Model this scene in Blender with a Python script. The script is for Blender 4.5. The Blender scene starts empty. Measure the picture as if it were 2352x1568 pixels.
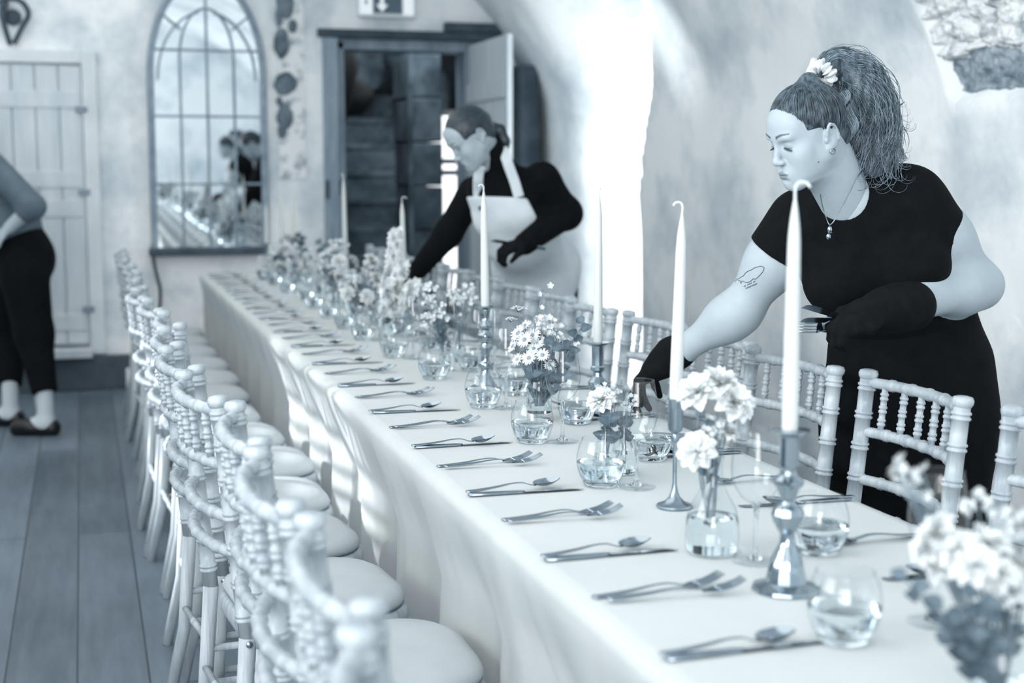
import bpy, bmesh, math, random
import numpy as np
from mathutils import Vector, Matrix, Euler

SC = bpy.context.scene
COL = SC.collection
PI = math.pi
W, H = 2352, 1568
CAM_Z = 1.353
YAW, PITCH = math.radians(16.746), math.radians(6.860)
FOC = 50 / 36 * W
ZT = 0.753                      # table top, cloth included

# ---------------------------------------------------------------- camera
cd = bpy.data.cameras.new('camera'); cam = bpy.data.objects.new('camera', cd); COL.objects.link(cam)
cam.location = (0, 0, CAM_Z); cam.rotation_euler = (PI / 2 - PITCH, 0, -YAW)
cd.lens = 50; cd.sensor_width = 36; cd.clip_start = 0.05
cd.dof.use_dof = True; cd.dof.focus_distance = 3.08; cd.dof.aperture_fstop = 2.8
SC.camera = cam
# ---------------------------------------------------------------- view, world
vs = SC.view_settings
vs.view_transform = 'Standard'; vs.look = 'None'; vs.gamma = 1; vs.exposure = 0.2; vs.use_curve_mapping = False
wd = bpy.data.worlds.new('sky'); SC.world = wd; wd.use_nodes = True
wd.node_tree.nodes['Background'].inputs[0].default_value = (0.98, 0.995, 0.99, 1)
wd.node_tree.nodes['Background'].inputs[1].default_value = 1.75
SC.cycles.max_bounces = 10; SC.cycles.transparent_max_bounces = 24
SC.cycles.transmission_bounces = 10; SC.cycles.sample_clamp_indirect = 6

def lamp(name, kind, loc, target, energy, color=(1, 1, 1), **kw):
    l = bpy.data.lights.new(name, kind); l.energy = energy; l.color = color
    for k, v in kw.items(): setattr(l, k, v)
    o = bpy.data.objects.new(name, l); COL.objects.link(o); o.location = loc
    o.rotation_euler = (Vector(target) - Vector(loc)).to_track_quat('-Z', 'Y').to_euler()
    return o
# daylight: low sun through the window on the aisle side, and the deep window recess; then unseen fill lamps
lamp('sun', 'SUN', (-9, 12, 6), (-9 + 1, 12 - .5, 6 - .42), 7.5, (.975, .99, 1), angle=math.radians(4.0))
lamp('recess_daylight', 'AREA', (3.44, 7.72, 1.45), (2.6, 8.6, 1.45), 38, (.975, .99, 1), shape='RECTANGLE', size=.5, size_y=2.6)
lamp('left_fill', 'AREA', (-2.35, 2.6, 2.3), (2.9, 3.9, 2.1), 62, (.975, .99, 1), shape='RECTANGLE', size=4.5, size_y=1.6, spread=math.radians(95))  # unseen fill before the solid left wall, added to brighten the right wall
lamp('front_fill', 'AREA', (-1.4, -3.8, 2.1), (1.6, 6, 1.6), 165, (.975, .99, 1), shape='RECTANGLE', size=1.9, size_y=2.4)  # added fill behind the camera for the back wall and forward-facing sides
lamp('front_wall_fill', 'AREA', (-2.35, -2.2, 2.2), (2.0, -4, 2.0), 70, (.975, .99, 1), shape='RECTANGLE', size=1.6, size_y=1.6)  # added fill for the front wall that the mirror reflects
lamp('stair_fill', 'AREA', (2.05, 9.68, 2.6), (1.9, 11.0, .7), 11, (.95, .98, 1), shape='RECTANGLE', size=.6, size_y=.6)  # added fill, no fitting, to lift the dark steps

# ---------------------------------------------------------------- picture geometry
_F = Vector((math.sin(YAW) * math.cos(PITCH), math.cos(YAW) * math.cos(PITCH), -math.sin(PITCH)))
_R = Vector((math.cos(YAW), -math.sin(YAW), 0)); _U = _R.cross(_F)
def ray(u, v): return _F + _R * ((u - W / 2) / FOC) + _U * ((H / 2 - v) / FOC)
def at_depth(u, v, d): return Vector((0, 0, CAM_Z)) + ray(u, v) * d
def at_z(u, v, z):
    r = ray(u, v); return Vector((0, 0, CAM_Z)) + r * ((z - CAM_Z) / r.z)
def at_y(u, v, y):
    r = ray(u, v); return Vector((0, 0, CAM_Z)) + r * (y / r.y)

# ---------------------------------------------------------------- materials
def srgb(r, g, b):
    f = lambda c: (c / 12.92 if c <= .04045 else ((c + .055) / 1.055) ** 2.4)
    return (f(r / 255), f(g / 255), f(b / 255), 1)
class NT:
    def __init__(s, m): s.t = m.node_tree; s.n = s.t.nodes; s.l = s.t.links
    def new(s, ty, **kw):
        n = s.n.new(ty)
        for k, v in kw.items():
            if k.startswith('i_'):
                key = k[2:]; key = int(key) if key.isdigit() else key.replace('_', ' ')
                n.inputs[key].default_value = v
            else: setattr(n, k, v)
        return n
    def link(s, a, b): s.l.new(a, b)
def mat(name, color, rough=.6, metal=0, spec=.5, **kw):
    m = bpy.data.materials.new(name); m.use_nodes = True
    b = m.node_tree.nodes['Principled BSDF']
    b.inputs['Base Color'].default_value = color if len(color) == 4 else (*color, 1)
    b.inputs['Roughness'].default_value = rough; b.inputs['Metallic'].default_value = metal
    b.inputs['Specular IOR Level'].default_value = spec
    for k, v in kw.items(): b.inputs[k.replace('_', ' ')].default_value = v
    return m
def noisy(name, c1, c2, scale=4, rough=.7, detail=5, bump=0, bscale=None, lo=.35, hi=.65, coord='Object', dist=.01, spec=.4, stretch=None, metal=0):
    m = mat(name, c1, rough, metal, spec); t = NT(m); b = t.n['Principled BSDF']
    tc = t.new('ShaderNodeTexCoord'); src = tc.outputs[coord]
    if stretch:
        mp = t.new('ShaderNodeMapping'); mp.inputs['Scale'].default_value = stretch; t.link(src, mp.inputs[0]); src = mp.outputs[0]
    n = t.new('ShaderNodeTexNoise', i_Scale=scale, i_Detail=detail, i_Roughness=.6); t.link(src, n.inputs['Vector'])
    r = t.new('ShaderNodeValToRGB'); r.color_ramp.elements[0].position = lo; r.color_ramp.elements[1].position = hi
    r.color_ramp.elements[0].color = c1; r.color_ramp.elements[1].color = c2
    t.link(n.outputs['Fac'], r.inputs[0]); t.link(r.outputs[0], b.inputs['Base Color'])
    if bump:
        n2 = t.new('ShaderNodeTexNoise', i_Scale=bscale or scale * 4, i_Detail=6); t.link(src, n2.inputs['Vector'])
        bp = t.new('ShaderNodeBump', i_Strength=bump, i_Distance=dist); t.link(n2.outputs['Fac'], bp.inputs['Height']); t.link(bp.outputs[0], b.inputs['Normal'])
    return m
def thin_glass(name, tint=(.97, .985, .99), edge=(.40, .48, .53), ior=1.5):
    """blown glass a millimetre or two thick: straight-through light, fresnel reflections, longer path at the rim"""
    m = bpy.data.materials.new(name); m.use_nodes = True; t = NT(m); t.n.clear()
    out = t.new('ShaderNodeOutputMaterial'); tr = t.new('ShaderNodeBsdfTransparent'); gl = t.new('ShaderNodeBsdfGlossy', i_Roughness=.02)
    gl.inputs[0].default_value = (1, 1, 1, 1)
    lw = t.new('ShaderNodeLayerWeight', i_Blend=.5); rp = t.new('ShaderNodeValToRGB')
    rp.color_ramp.elements[0].position = .68; rp.color_ramp.elements[0].color = (*tint, 1)
    rp.color_ramp.elements[1].position = 1.0; rp.color_ramp.elements[1].color = (*edge, 1)
    pw = t.new('ShaderNodeMath', operation='POWER'); pw.inputs[1].default_value = 5; t.link(lw.outputs['Facing'], pw.inputs[0])
    fr = t.new('ShaderNodeMath', operation='MULTIPLY_ADD'); fr.inputs[1].default_value = .55; fr.inputs[2].default_value = .045; t.link(pw.outputs[0], fr.inputs[0])
    mx = t.new('ShaderNodeMixShader'); t.link(lw.outputs['Facing'], rp.inputs[0]); t.link(rp.outputs[0], tr.inputs[0])
    t.link(fr.outputs[0], mx.inputs[0]); t.link(tr.outputs[0], mx.inputs[1]); t.link(gl.outputs[0], mx.inputs[2]); t.link(mx.outputs[0], out.inputs[0])
    return m

M = {}
M['plaster'] = noisy('old lime plaster', srgb(178, 192, 202), srgb(238, 242, 243), 1.7, .9, 9, .45, 24, .30, .56, dist=.012)
M['plaster_back'] = noisy('distempered plaster', srgb(176, 191, 201), srgb(238, 242, 243), 2.0, .9, 9, .45, 20, .30, .56, dist=.012)
M['rubble'] = noisy('rubble stone', srgb(140, 155, 166), srgb(236, 239, 240), 11, .95, 9, .8, 46, .32, .50, dist=.02)
M['stone_dark'] = noisy('dark stone', srgb(70, 84, 95), srgb(122, 138, 150), 7, .9, 6, .5, 30, dist=.01)
M['stone_mid'] = noisy('grey rubble stone', srgb(104, 121, 134), srgb(172, 185, 194), 13, .95, 8, .7, 60, .36, .62, dist=.02)
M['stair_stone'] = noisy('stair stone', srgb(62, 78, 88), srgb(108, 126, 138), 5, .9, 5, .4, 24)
M['riser'] = noisy('painted plinth', srgb(62, 74, 83), srgb(74, 87, 96), 6, .7)
M['door_white'] = noisy('old white paint', srgb(188, 200, 208), srgb(208, 216, 221), 3, .6, stretch=(4, 4, .5))
M['door_trim'] = noisy('white trim paint', srgb(200, 209, 215), srgb(216, 222, 226), 4, .6)
M['frame_grey'] = noisy('grey blue frame paint', srgb(122, 140, 155), srgb(152, 168, 181), 5, .6, stretch=(4, 4, .6))
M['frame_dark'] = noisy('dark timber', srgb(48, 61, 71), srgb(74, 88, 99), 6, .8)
M['iron'] = mat('wrought iron', srgb(62, 76, 88), .6, .3)
M['mirror'] = mat('silvered mirror', (.86, .9, .92), .015, 1)
M['mirror_frame'] = noisy('weathered metal frame', srgb(112, 131, 147), srgb(146, 162, 175), 8, .6)
M['mirror_sill'] = noisy('dark mirror sill', srgb(52, 66, 76), srgb(72, 88, 100), 8, .7)
M['shade_black'] = mat('black painted shade', srgb(16, 22, 26), .9)  # shade of the stair void put into the colour
M['daylit'] = mat('window daylight', (1, 1, 1), .5); _b = M['daylit'].node_tree.nodes['Principled BSDF']
_b.inputs['Emission Color'].default_value = (.97, .98, 1, 1); _b.inputs['Emission Strength'].default_value = 1.5
M['sign_white'] = mat('sign housing', srgb(226, 232, 234), .4)
M['sign_dark'] = mat('sign panel', srgb(84, 104, 118), .3)
M['sign_lens'] = mat('sign lens', srgb(240, 244, 245), .4); _b = M['sign_lens'].node_tree.nodes['Principled BSDF']
_b.inputs['Emission Color'].default_value = (.9, .95, 1, 1); _b.inputs['Emission Strength'].default_value = .25
M['bamboo'] = noisy('limewashed wood', srgb(150, 162, 171), srgb(182, 191, 197), 14, .32, 4, .15, 60, .35, .6, stretch=(3, 3, .35), spec=.5)
M['cushion'] = noisy('ivory seat fabric', srgb(180, 188, 193), srgb(190, 197, 201), 5, .85, 3, .08, 300)
M['piping'] = mat('cushion seam', srgb(104, 120, 133), .9)
M['screw'] = mat('steel bolt', srgb(165, 178, 188), .25, 1)
M['cloth'] = noisy('white linen', srgb(194, 200, 201), srgb(200, 205, 206), 3, .9, 3, .12, 500, dist=.001)
M['steel'] = mat('polished steel', srgb(158, 171, 181), .12, 1)
M['silver'] = mat('silver plate', srgb(160, 173, 182), .10, 1)
M['pewter'] = noisy('old pewter', srgb(132, 148, 160), srgb(170, 183, 193), 20, .28, metal=1)
M['wax'] = mat('ivory wax', srgb(204, 209, 209), .5, Subsurface_Weight=.15, Subsurface_Radius=(.01, .01, .01))
M['wick'] = mat('waxed wick', srgb(214, 222, 224), .8)
M['glass'] = thin_glass('table glass')
M['vase_glass'] = thin_glass('vase glass', (.95, .97, .975), (.50, .58, .63))
def real_glass(name, ior, col=(1, 1, 1, 1)):
    m = bpy.data.materials.new(name); m.use_nodes = True; t = NT(m); t.n.clear()
    out = t.new('ShaderNodeOutputMaterial'); g = t.new('ShaderNodeBsdfGlass', i_IOR=ior, i_Roughness=0.0); g.inputs[0].default_value = col
    t.link(g.outputs[0], out.inputs[0]); return m
M['foot_glass'] = thin_glass('clear glass foot', (.98, .99, .99), (.86, .89, .91))
M['water'] = real_glass('water', 1.33, (.97, .99, 1, 1))
M['glass_solid'] = real_glass('solid glass', 1.45, (.97, .985, .99, 1))
def floor_mat():
    m = mat('old floorboards', srgb(110, 128, 142), .5, 0, .5); t = NT(m); b = t.n['Principled BSDF']
    tc = t.new('ShaderNodeTexCoord'); mp = t.new('ShaderNodeMapping'); mp.inputs['Rotation'].default_value = (0, 0, PI / 2); mp.inputs['Location'].default_value = (0.35, .056, 0)
    t.link(tc.outputs['Object'], mp.inputs[0])
    br = t.new('ShaderNodeTexBrick', i_Scale=1, i_Mortar_Size=.0035, i_Brick_Width=3.4, i_Row_Height=.186, i_Mortar_Smooth=.2, i_Bias=0.0)
    br.inputs['Color1'].default_value = (.0, .0, .0, 1); br.inputs['Color2'].default_value = (1, 1, 1, 1); br.inputs['Mortar'].default_value = (.5, .5, .5, 1)
    t.link(mp.outputs[0], br.inputs['Vector'])
    mp2 = t.new('ShaderNodeMapping'); mp2.inputs['Scale'].default_value = (7, .7, 1); t.link(tc.outputs['Object'], mp2.inputs[0])
    n = t.new('ShaderNodeTexNoise', i_Scale=3, i_Detail=7, i_Roughness=.65); t.link(mp2.outputs[0], n.inputs['Vector'])
    n2 = t.new('ShaderNodeTexNoise', i_Scale=1.3, i_Detail=4); t.link(tc.outputs['Object'], n2.inputs['Vector'])
    r = t.new('ShaderNodeValToRGB'); r.color_ramp.elements[0].position = .3; r.color_ramp.elements[1].position = .7
    r.color_ramp.elements[0].color = srgb(64, 79, 91); r.color_ramp.elements[1].color = srgb(106, 121, 134)
    mixf = t.new('ShaderNodeMath', operation='MULTIPLY_ADD'); mixf.inputs[1].default_value = .22; t.link(br.outputs['Color'], mixf.inputs[0])
    ad = t.new('ShaderNodeMath', operation='MULTIPLY_ADD'); ad.inputs[1].default_value = .5; t.link(n.outputs['Fac'], ad.inputs[0])
    md = t.new('ShaderNodeMath', operation='MULTIPLY_ADD'); md.inputs[1].default_value = .5; md.inputs[2].default_value = -.1; t.link(n2.outputs['Fac'], md.inputs[0])
    t.link(md.outputs[0], ad.inputs[2]); t.link(ad.outputs[0], mixf.inputs[2]); t.link(mixf.outputs[0], r.inputs[0])
    mx = t.new('ShaderNodeMix', data_type='RGBA'); mx.inputs['B'].default_value = srgb(44, 56, 66)
    t.link(br.outputs['Fac'], mx.inputs['Factor']); t.link(r.outputs[0], mx.inputs['A']); t.link(mx.outputs['Result'], b.inputs['Base Color'])
    bp = t.new('ShaderNodeBump', i_Strength=.35, i_Distance=.004); t.link(n.outputs['Fac'], bp.inputs['Height']); t.link(bp.outputs[0], b.inputs['Normal'])
    return m
M['floor'] = floor_mat()

# ---------------------------------------------------------------- object helpers
def link(name, me, parent=None, m=None):
    o = bpy.data.objects.new(name, me); COL.objects.link(o)
    if parent is not None: o.parent = parent
    if m is not None: me.materials.append(M[m] if isinstance(m, str) else m)
    return o
def empty(name, loc=(0, 0, 0), rz=0):
    o = bpy.data.objects.new(name, None); COL.objects.link(o); o.location = loc; o.rotation_euler = (0, 0, rz); o.empty_display_size = .1
    return o
def tag(o, label=None, cat=None, group=None, kind=None):
    for k, v in (('label', label), ('category', cat), ('group', group), ('kind', kind)):
        if v: o[k] = v
    return o
def copy_tree(o, parent=None):
    c = o.copy(); COL.objects.link(c)
    if parent is not None: c.parent = parent
    for ch in list(o.children): copy_tree(ch, c)
    return c
class MB:
    """collects quads and triangles for one mesh"""
    def __init__(s): s.v = []; s.f = []
    def add(s, vs_, fs_):
        k = len(s.v); s.v += [tuple(p) for p in vs_]; s.f += [tuple(k + i for i in f) for f in fs_]; return s
    def box(s, x0, x1, y0, y1, z0, z1):
        p = [(x, y, z) for z in (z0, z1) for y in (y0, y1) for x in (x0, x1)]
        return s.add(p, [(0, 2, 3, 1), (4, 5, 7, 6), (0, 1, 5, 4), (2, 6, 7, 3), (0, 4, 6, 2), (1, 3, 7, 5)])
    def lathe(s, prof, n=24, c=(0, 0, 0), close=True):
        vs_, fs_ = [], []; k = len(prof)
        for i in range(n):
            a = 2 * PI * i / n; ca, sa = math.cos(a), math.sin(a)
            vs_ += [(c[0] + r * ca, c[1] + r * sa, c[2] + z) for r, z in prof]
        for i in range(n):
            j = (i + 1) % n
            fs_ += [(i * k + q, j * k + q, j * k + q + 1, i * k + q + 1) for q in range(k - 1)]
        if close:
            if prof[0][0] > 1e-5: fs_.append(tuple(i * k for i in range(n - 1, -1, -1)))
            if prof[-1][0] > 1e-5: fs_.append(tuple(i * k + k - 1 for i in range(n)))
        return s.add(vs_, fs_)
    def tube(s, pts, rad, n=8, caps=True, flat=1.0, up=None):
        """sweep a circle (or an ellipse: flat is the thickness ratio) along pts; rad a number or one per point"""
        P = [Vector(p) for p in pts]; m = len(P); rad = [rad] * m if isinstance(rad, (int, float)) else rad
        T = [(P[min(i + 1, m - 1)] - P[max(i - 1, 0)]).normalized() for i in range(m)]
        u = Vector(up) if up else (Vector((0, 0, 1)) if abs(T[0].z) < .9 else Vector((1, 0, 0)))
        vs_, fs_ = [], []
        for i in range(m):
            u = (u - T[i] * u.dot(T[i])).normalized(); b = T[i].cross(u)
            for q in range(n):
                a = 2 * PI * q / n
                vs_.append(P[i] + (b * math.cos(a) + u * (math.sin(a) * flat)) * rad[i])
        for i in range(m - 1):
            for q in range(n):
                r_ = (q + 1) % n; fs_.append((i * n + q, i * n + r_, (i + 1) * n + r_, (i + 1) * n + q))
        if caps:
            fs_.append(tuple(range(n - 1, -1, -1))); fs_.append(tuple((m - 1) * n + q for q in range(n)))
        return s.add(vs_, fs_)
    def grid(s, fn, nu, nv, cu=False):
        vs_ = [fn(i / (nu if cu else nu - 1), j / (nv - 1)) for i in range(nu) for j in range(nv)]
        fs_ = [(i * nv + j, ((i + 1) % nu) * nv + j, ((i + 1) % nu) * nv + j + 1, i * nv + j + 1) for i in range(nu if cu else nu - 1) for j in range(nv - 1)]
        return s.add(vs_, fs_)
    def xf(s, mtx):
        s.v = [tuple(mtx @ Vector(p)) for p in s.v]; return s
    def mesh(s, name, smooth=True, angle=None):
        me = bpy.data.meshes.new(name); me.from_pydata(s.v, [], s.f); me.update()
        if smooth:
            me.polygons.foreach_set('use_smooth', [True] * len(me.polygons))
            if angle: me.set_sharp_from_angle(angle=math.radians(angle))
        return me
    def build(s, name, m, parent=None, smooth=True, angle=40, bevel=0):
        o = link(name, s.mesh(name, smooth, angle), parent, m)
        if bevel:
            md = o.modifiers.new('bevel', 'BEVEL'); md.width = bevel; md.segments = 2; md.limit_method = 'ANGLE'
        return o
def struct(name, mb, m, parent=None, **kw):
    o = mb.build(name, m, parent, **kw)
    if parent is None: o['kind'] = 'structure'
    return o
def cr(pts, n=8, closed=False):
    """Catmull-Rom through pts"""
    P = [Vector(p) for p in pts]; out = []; m = len(P); segs = m if closed else m - 1
    g = (lambda i: P[i % m]) if closed else (lambda i: P[max(0, min(m - 1, i))])
    for i in range(segs):
        a, b, c, d = g(i - 1), g(i), g(i + 1), g(i + 2)
        for k in range(n):
            t = k / n
            out.append(.5 * ((2 * b) + (c - a) * t + (2 * a - 5 * b + 4 * c - d) * t * t + (3 * b - a - 3 * c + d) * t ** 3))
    if not closed: out.append(P[-1])
    return out
ORD = ['first', 'second', 'third', 'fourth', 'fifth', 'sixth', 'seventh', 'eighth', 'ninth', 'tenth', 'eleventh', 'twelfth', 'thirteenth', 'fourteenth', 'fifteenth', 'sixteenth', 'seventeenth']
def ordinal(i): return ORD[i]
# ================================================================ the room
YB = 9.2
struct('floor', MB().box(-2.6, 3.6, -4, YB + .3, -.1, 0), 'floor', smooth=False)
# back wall: pieces round the doorway, one mesh
OX0, OX1, OZ = 1.655, 2.46, 2.13
bw = MB()
bw.box(-2.6, 1.50, YB, YB + .3, 0, 4.0); bw.box(1.50, 2.70, YB, YB + .3, 2.24, 4.0); bw.box(2.70, 3.4, YB, YB + .3, 0, 4.0)
struct('wall_back', bw, 'plaster_back', smooth=False)
# left (aisle) wall with a window opening
WY0, WY1, WZ0, WZ1 = 5.15, 6.85, 1.18, 2.05
lw = MB()
lw.box(-2.6, -2.4, -4, WY0, 0, 4.6); lw.box(-2.6, -2.4, WY1, YB, 0, 4.6); lw.box(-2.6, -2.4, WY0, WY1, 0, WZ0); lw.box(-2.6, -2.4, WY0, WY1, WZ1, 4.6)
struct('wall_left', lw, 'plaster', smooth=False)
wn = MB()
for i in range(5):
    y = WY0 + (WY1 - WY0) * i / 4; wn.box(-2.53, -2.47, y - .03, y + .03, WZ0, WZ1)
for i in range(3):
    z = WZ0 + (WZ1 - WZ0) * i / 2; wn.box(-2.53, -2.47, WY0, WY1, z - .025, z + .025)
struct('wall_front', MB().box(-.4, 3.2, -4.2, -4, 0, 4.2), 'plaster', smooth=False)
struct('window_1', wn, 'door_trim', smooth=False)
# right wall: a vault that leans inwards, with a deep splayed window recess
VP = [(2.95, 0), (2.95, .5), (2.94, 1.0), (2.925, 1.35), (2.885, 1.76), (2.80, 2.02), (2.68, 2.26), (2.50, 2.48), (2.22, 2.72), (1.75, 2.98), (1.2, 3.16), (.5, 3.26)]
vpts = cr([(a, 0, b) for a, b in VP], 9)
def noise3(p, s=1.0, seed=0):
    from mathutils import noise
    return noise.noise(Vector(p) * s + Vector((seed * 7.3, seed * 3.1, seed * 1.7)))
def recess(y, z):
    w = .04 + .75 * max(0, min(1, (z - 1.25) / 1.2)) ** 1.3                # the near reveal flares as it climbs into the vault
    y0 = 7.34 - w
    if y < y0 or y > 8.45: return 0
    if y < 7.34: t = (y - y0) / w; return .62 * t * t * (3 - 2 * t)
    if y < 7.95: return .62
    t = (8.45 - y) / .5
    return .62 * t * t * (3 - 2 * t)
def rub(y, z):
    """how far inside the bare patch (metres, roughly): its left edge slants, its lower edge is level"""
    return min(4.345 + .42 * (z - 1.61) - y + .03 * noise3((0, y, z), 9), z - 1.61 + .018 * noise3((0, y, z), 11, 2))
ys = list(np.arange(-4, 2.6, .07)) + list(np.arange(2.6, 4.7, .022)) + list(np.arange(4.7, 6.5, .07)) + list(np.arange(6.5, 7.27, .035)) + [7.28, 7.30, 7.32, 7.34] + list(np.arange(7.4, YB - .01, .05)) + [YB]
vm = MB(); vv = []
for y in ys:
    for q in vpts:
        zz = q.z; k = recess(y, zz) * (1 if zz < 2.5 else max(0, (3.25 - zz) / .75))
        k += .055 * max(0, min(1, rub(y, zz) / .012))
        n = .018 * noise3((q.x, y, zz), 1.6) + .007 * noise3((q.x, y, zz), 6, 3)
        vv.append((q.x + k + n, y, q.z + n * .5))
K = len(vpts)
vm.add(vv, [(i * K + j, i * K + j + 1, (i + 1) * K + j + 1, (i + 1) * K + j) for i in range(len(ys) - 1) for j in range(K - 1)])
struct('wall_right', vm, 'plaster', angle=None)
# bare rubble where the plaster has fallen off the right wall
rb = MB(); ny, nz = 170, 150
def vault_x(z):
    for a, b in zip(vpts, vpts[1:]):
        if a.z <= z <= b.z + 1e-6: return a.x + (b.x - a.x) * (z - a.z) / max(1e-6, b.z - a.z)
    return vpts[-1].x
def stones(y, z):
    from mathutils import noise
    v = noise.voronoi(Vector((y * 8 + .5 * z + .3 * noise3((0, y, z), 6), z * 10 + .3 * noise3((0, y, z), 7, 3), .3)))[0]; w = noise.voronoi(Vector((y * 24, z * 26, .7)))[0]; return .034 * min(1, (v[1] - v[0]) * 4) + .012 * min(1, (w[1] - w[0]) * 3) - .014
rv = []
for i in range(ny):
    for j in range(nz):
        y = 3.0 + 1.62 * i / (ny - 1); z = 1.52 + .98 * j / (nz - 1); x = vault_x(z)
        n0 = .018 * noise3((x, y, z), 1.6) + .007 * noise3((x, y, z), 6, 3)
        low = max(0, min(1, (1.74 + .03 * noise3((0, y, z), 7, 5) - z) / .015))
        d = -.026 + stones(y, z) * (1 - .5 * low) + .010 * noise3((0, y, z), 21, 4) + .010 * noise3((0, y, z), 48, 6) - low * .012
        d -= .12 * max(0, min(1, (.0 - rub(y, z)) / .05))
        rv.append((x + n0 - d, y, z - d * .3))
rb.add(rv, [(i * nz + j, i * nz + j + 1, (i + 1) * nz + j + 1, (i + 1) * nz + j) for i in range(ny - 1) for j in range(nz - 1)])
t1 = struct('trim_1', rb, 'rubble', angle=None); t1.data.materials.append(M['stone_mid'])
for p in t1.data.polygons:
    if p.center.z < 1.735 + .03 * noise3((0, p.center.y, p.center.z), 7, 5): p.material_index = 1
# window in the recess
w2 = MB()
w2.box(3.50, 3.56, 7.36, 7.42, .75, 2.3); w2.box(3.50, 3.56, 7.92, 7.98, .75, 2.3); w2.box(3.50, 3.56, 7.36, 7.98, .70, .76); w2.box(3.50, 3.56, 7.64, 7.68, .75, 2.3)
for z in (1.25, 1.75, 2.27): w2.box(3.50, 3.56, 7.36, 7.98, z - .02, z + .02)
struct('window_2', w2, 'door_trim', smooth=False)

# strip of bare stones beside the mirror
sb = MB(); sb.box(1.215, 1.385, YB - .012, YB + .01, 1.30, 3.2)
sv = random.Random(5)
for (u, v, ru, rv_) in [(654, 12, 20, 28), (646, 100, 17, 34), (655, 192, 26, 25), (642, 232, 8, 10), (655, 268, 18, 30), (648, 300, 10, 18), (672, 60, 10, 16), (640, 40, 8, 22)]:
    c = at_y(u, v, YB - .015); a, b = ru / 3267 * 9.4, rv_ / 3267 * 9.4
    def bl(p, q, c=c, a=a, b=b):
        th, ph = p * 2 * PI, q * PI - PI / 2; k = 1 + .22 * noise3((math.cos(th) * 1.3, math.sin(th) * 1.3, c.z * 9), 1.6)
        return (c.x + a * k * math.cos(th) * math.cos(ph), c.y + .022 * math.sin(ph), c.z + b * k * math.sin(th) * math.cos(ph))
    sb.grid(bl, 20, 9, True)
ss = struct('trim_2', sb, 'rubble')
ss.data.materials.append(M['stone_dark'])
for p in ss.data.polygons:
    if p.index >= 6: p.material_index = 1

# plank door on the left of the back wall
dr = MB()
for i in range(7):
    x0 = -.93 + .136 * i; dr.box(x0 + .003, x0 + .133, YB - .045, YB - .012, .285, 1.985)
dr.box(-.93, .02, YB - .02, YB - .005, .285, 1.985)
d1 = struct('door_1', dr, 'door_white', smooth=False, bevel=.004)
lg = MB()
for z in (1.78, 1.30, 1.12, .42): lg.box(-.90, .0, YB - .053, YB - .044, z - .05, z + .05)
lg.build('ledge', 'door_white', d1, smooth=False, bevel=.003)
fr = MB(); fr.box(.022, .112, YB - .06, YB, .22, 2.075); fr.box(-1.03, -.94, YB - .06, YB, .22, 2.075); fr.box(-.94, .022, YB - .06, YB, 1.995, 2.075)
fr.build('door_frame', 'door_trim', d1, smooth=False, bevel=.006)
hg = MB()
for z in (1.72, 1.22, .5): hg.box(-.02, .05, YB - .066, YB - .052, z - .018, z + .018)
hg.build('hinge', 'mirror_frame', d1, smooth=False)
struct('trim_3', MB().box(-1.1, .268, YB - .10, YB - .001, 0, .208), 'riser', smooth=False, bevel=.008)      # dark plinth under the door
struct('trim_4', MB().box(-.95, .03, YB - .16, YB - .06, .208, .262), 'door_white', smooth=False, bevel=.006)    # threshold board
struct('trim_5', MB().box(.225, .29, YB - .13, YB - .10, .0, .13), 'plaster_back', smooth=False, bevel=.01)      # pale block at the end of the plinth

# doorway with its stepped timber frame
f = MB()
f.box(1.50, 1.60, YB - .02, YB + .30, .0, 2.24); f.box(1.60, OX0, YB + .06, YB + .30, 0, 2.18)
f.box(OX1, 2.56, YB + .04, YB + .30, 0, 2.18); f.box(2.56, 2.70, YB - .02, YB + .30, 0, 2.24)
f.box(1.60, 2.56, YB + .06, YB + .30, OZ, 2.20)
f1 = struct('door_2', f, 'frame_grey', smooth=False, bevel=.006)
l = MB(); l.box(1.47, 2.74, YB - .035, YB + .05, 2.195, 2.25); l.box(2.30, 2.74, YB - .05, YB + .05, 2.25, 2.31)
l.build('lintel', 'frame_dark', f1, smooth=False, bevel=.01)
lk = MB(); lk.box(1.612, 1.645, YB + .045, YB + .062, 1.19, 1.29); lk.box(1.505, 1.53, YB - .032, YB - .018, 1.17, 1.29)
lk.build('latch_plate', 'iron', f1, smooth=False, bevel=.003)
# the door leaf, swung open into the room
lf = MB(); lx = 2.47
for i in range(6): lf.box(lx, lx + .022, 8.32 + .147 * i + .003, 8.32 + .147 * (i + 1) - .003, .03, 2.165)
leaf = struct('door_3', lf, 'door_white', smooth=False, bevel=.004)
e = MB(); e.box(lx + .022, lx + .03, 8.30, 9.2, .03, 2.165); e.box(lx - .003, lx + .03, 8.297, 8.32, .03, 2.165)
for z in (.35, 1.85): e.box(lx - .022, lx, 8.34, 9.18, z - .06, z + .06)
e.build('ledge', 'door_white', leaf, smooth=False, bevel=.003)

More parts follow.
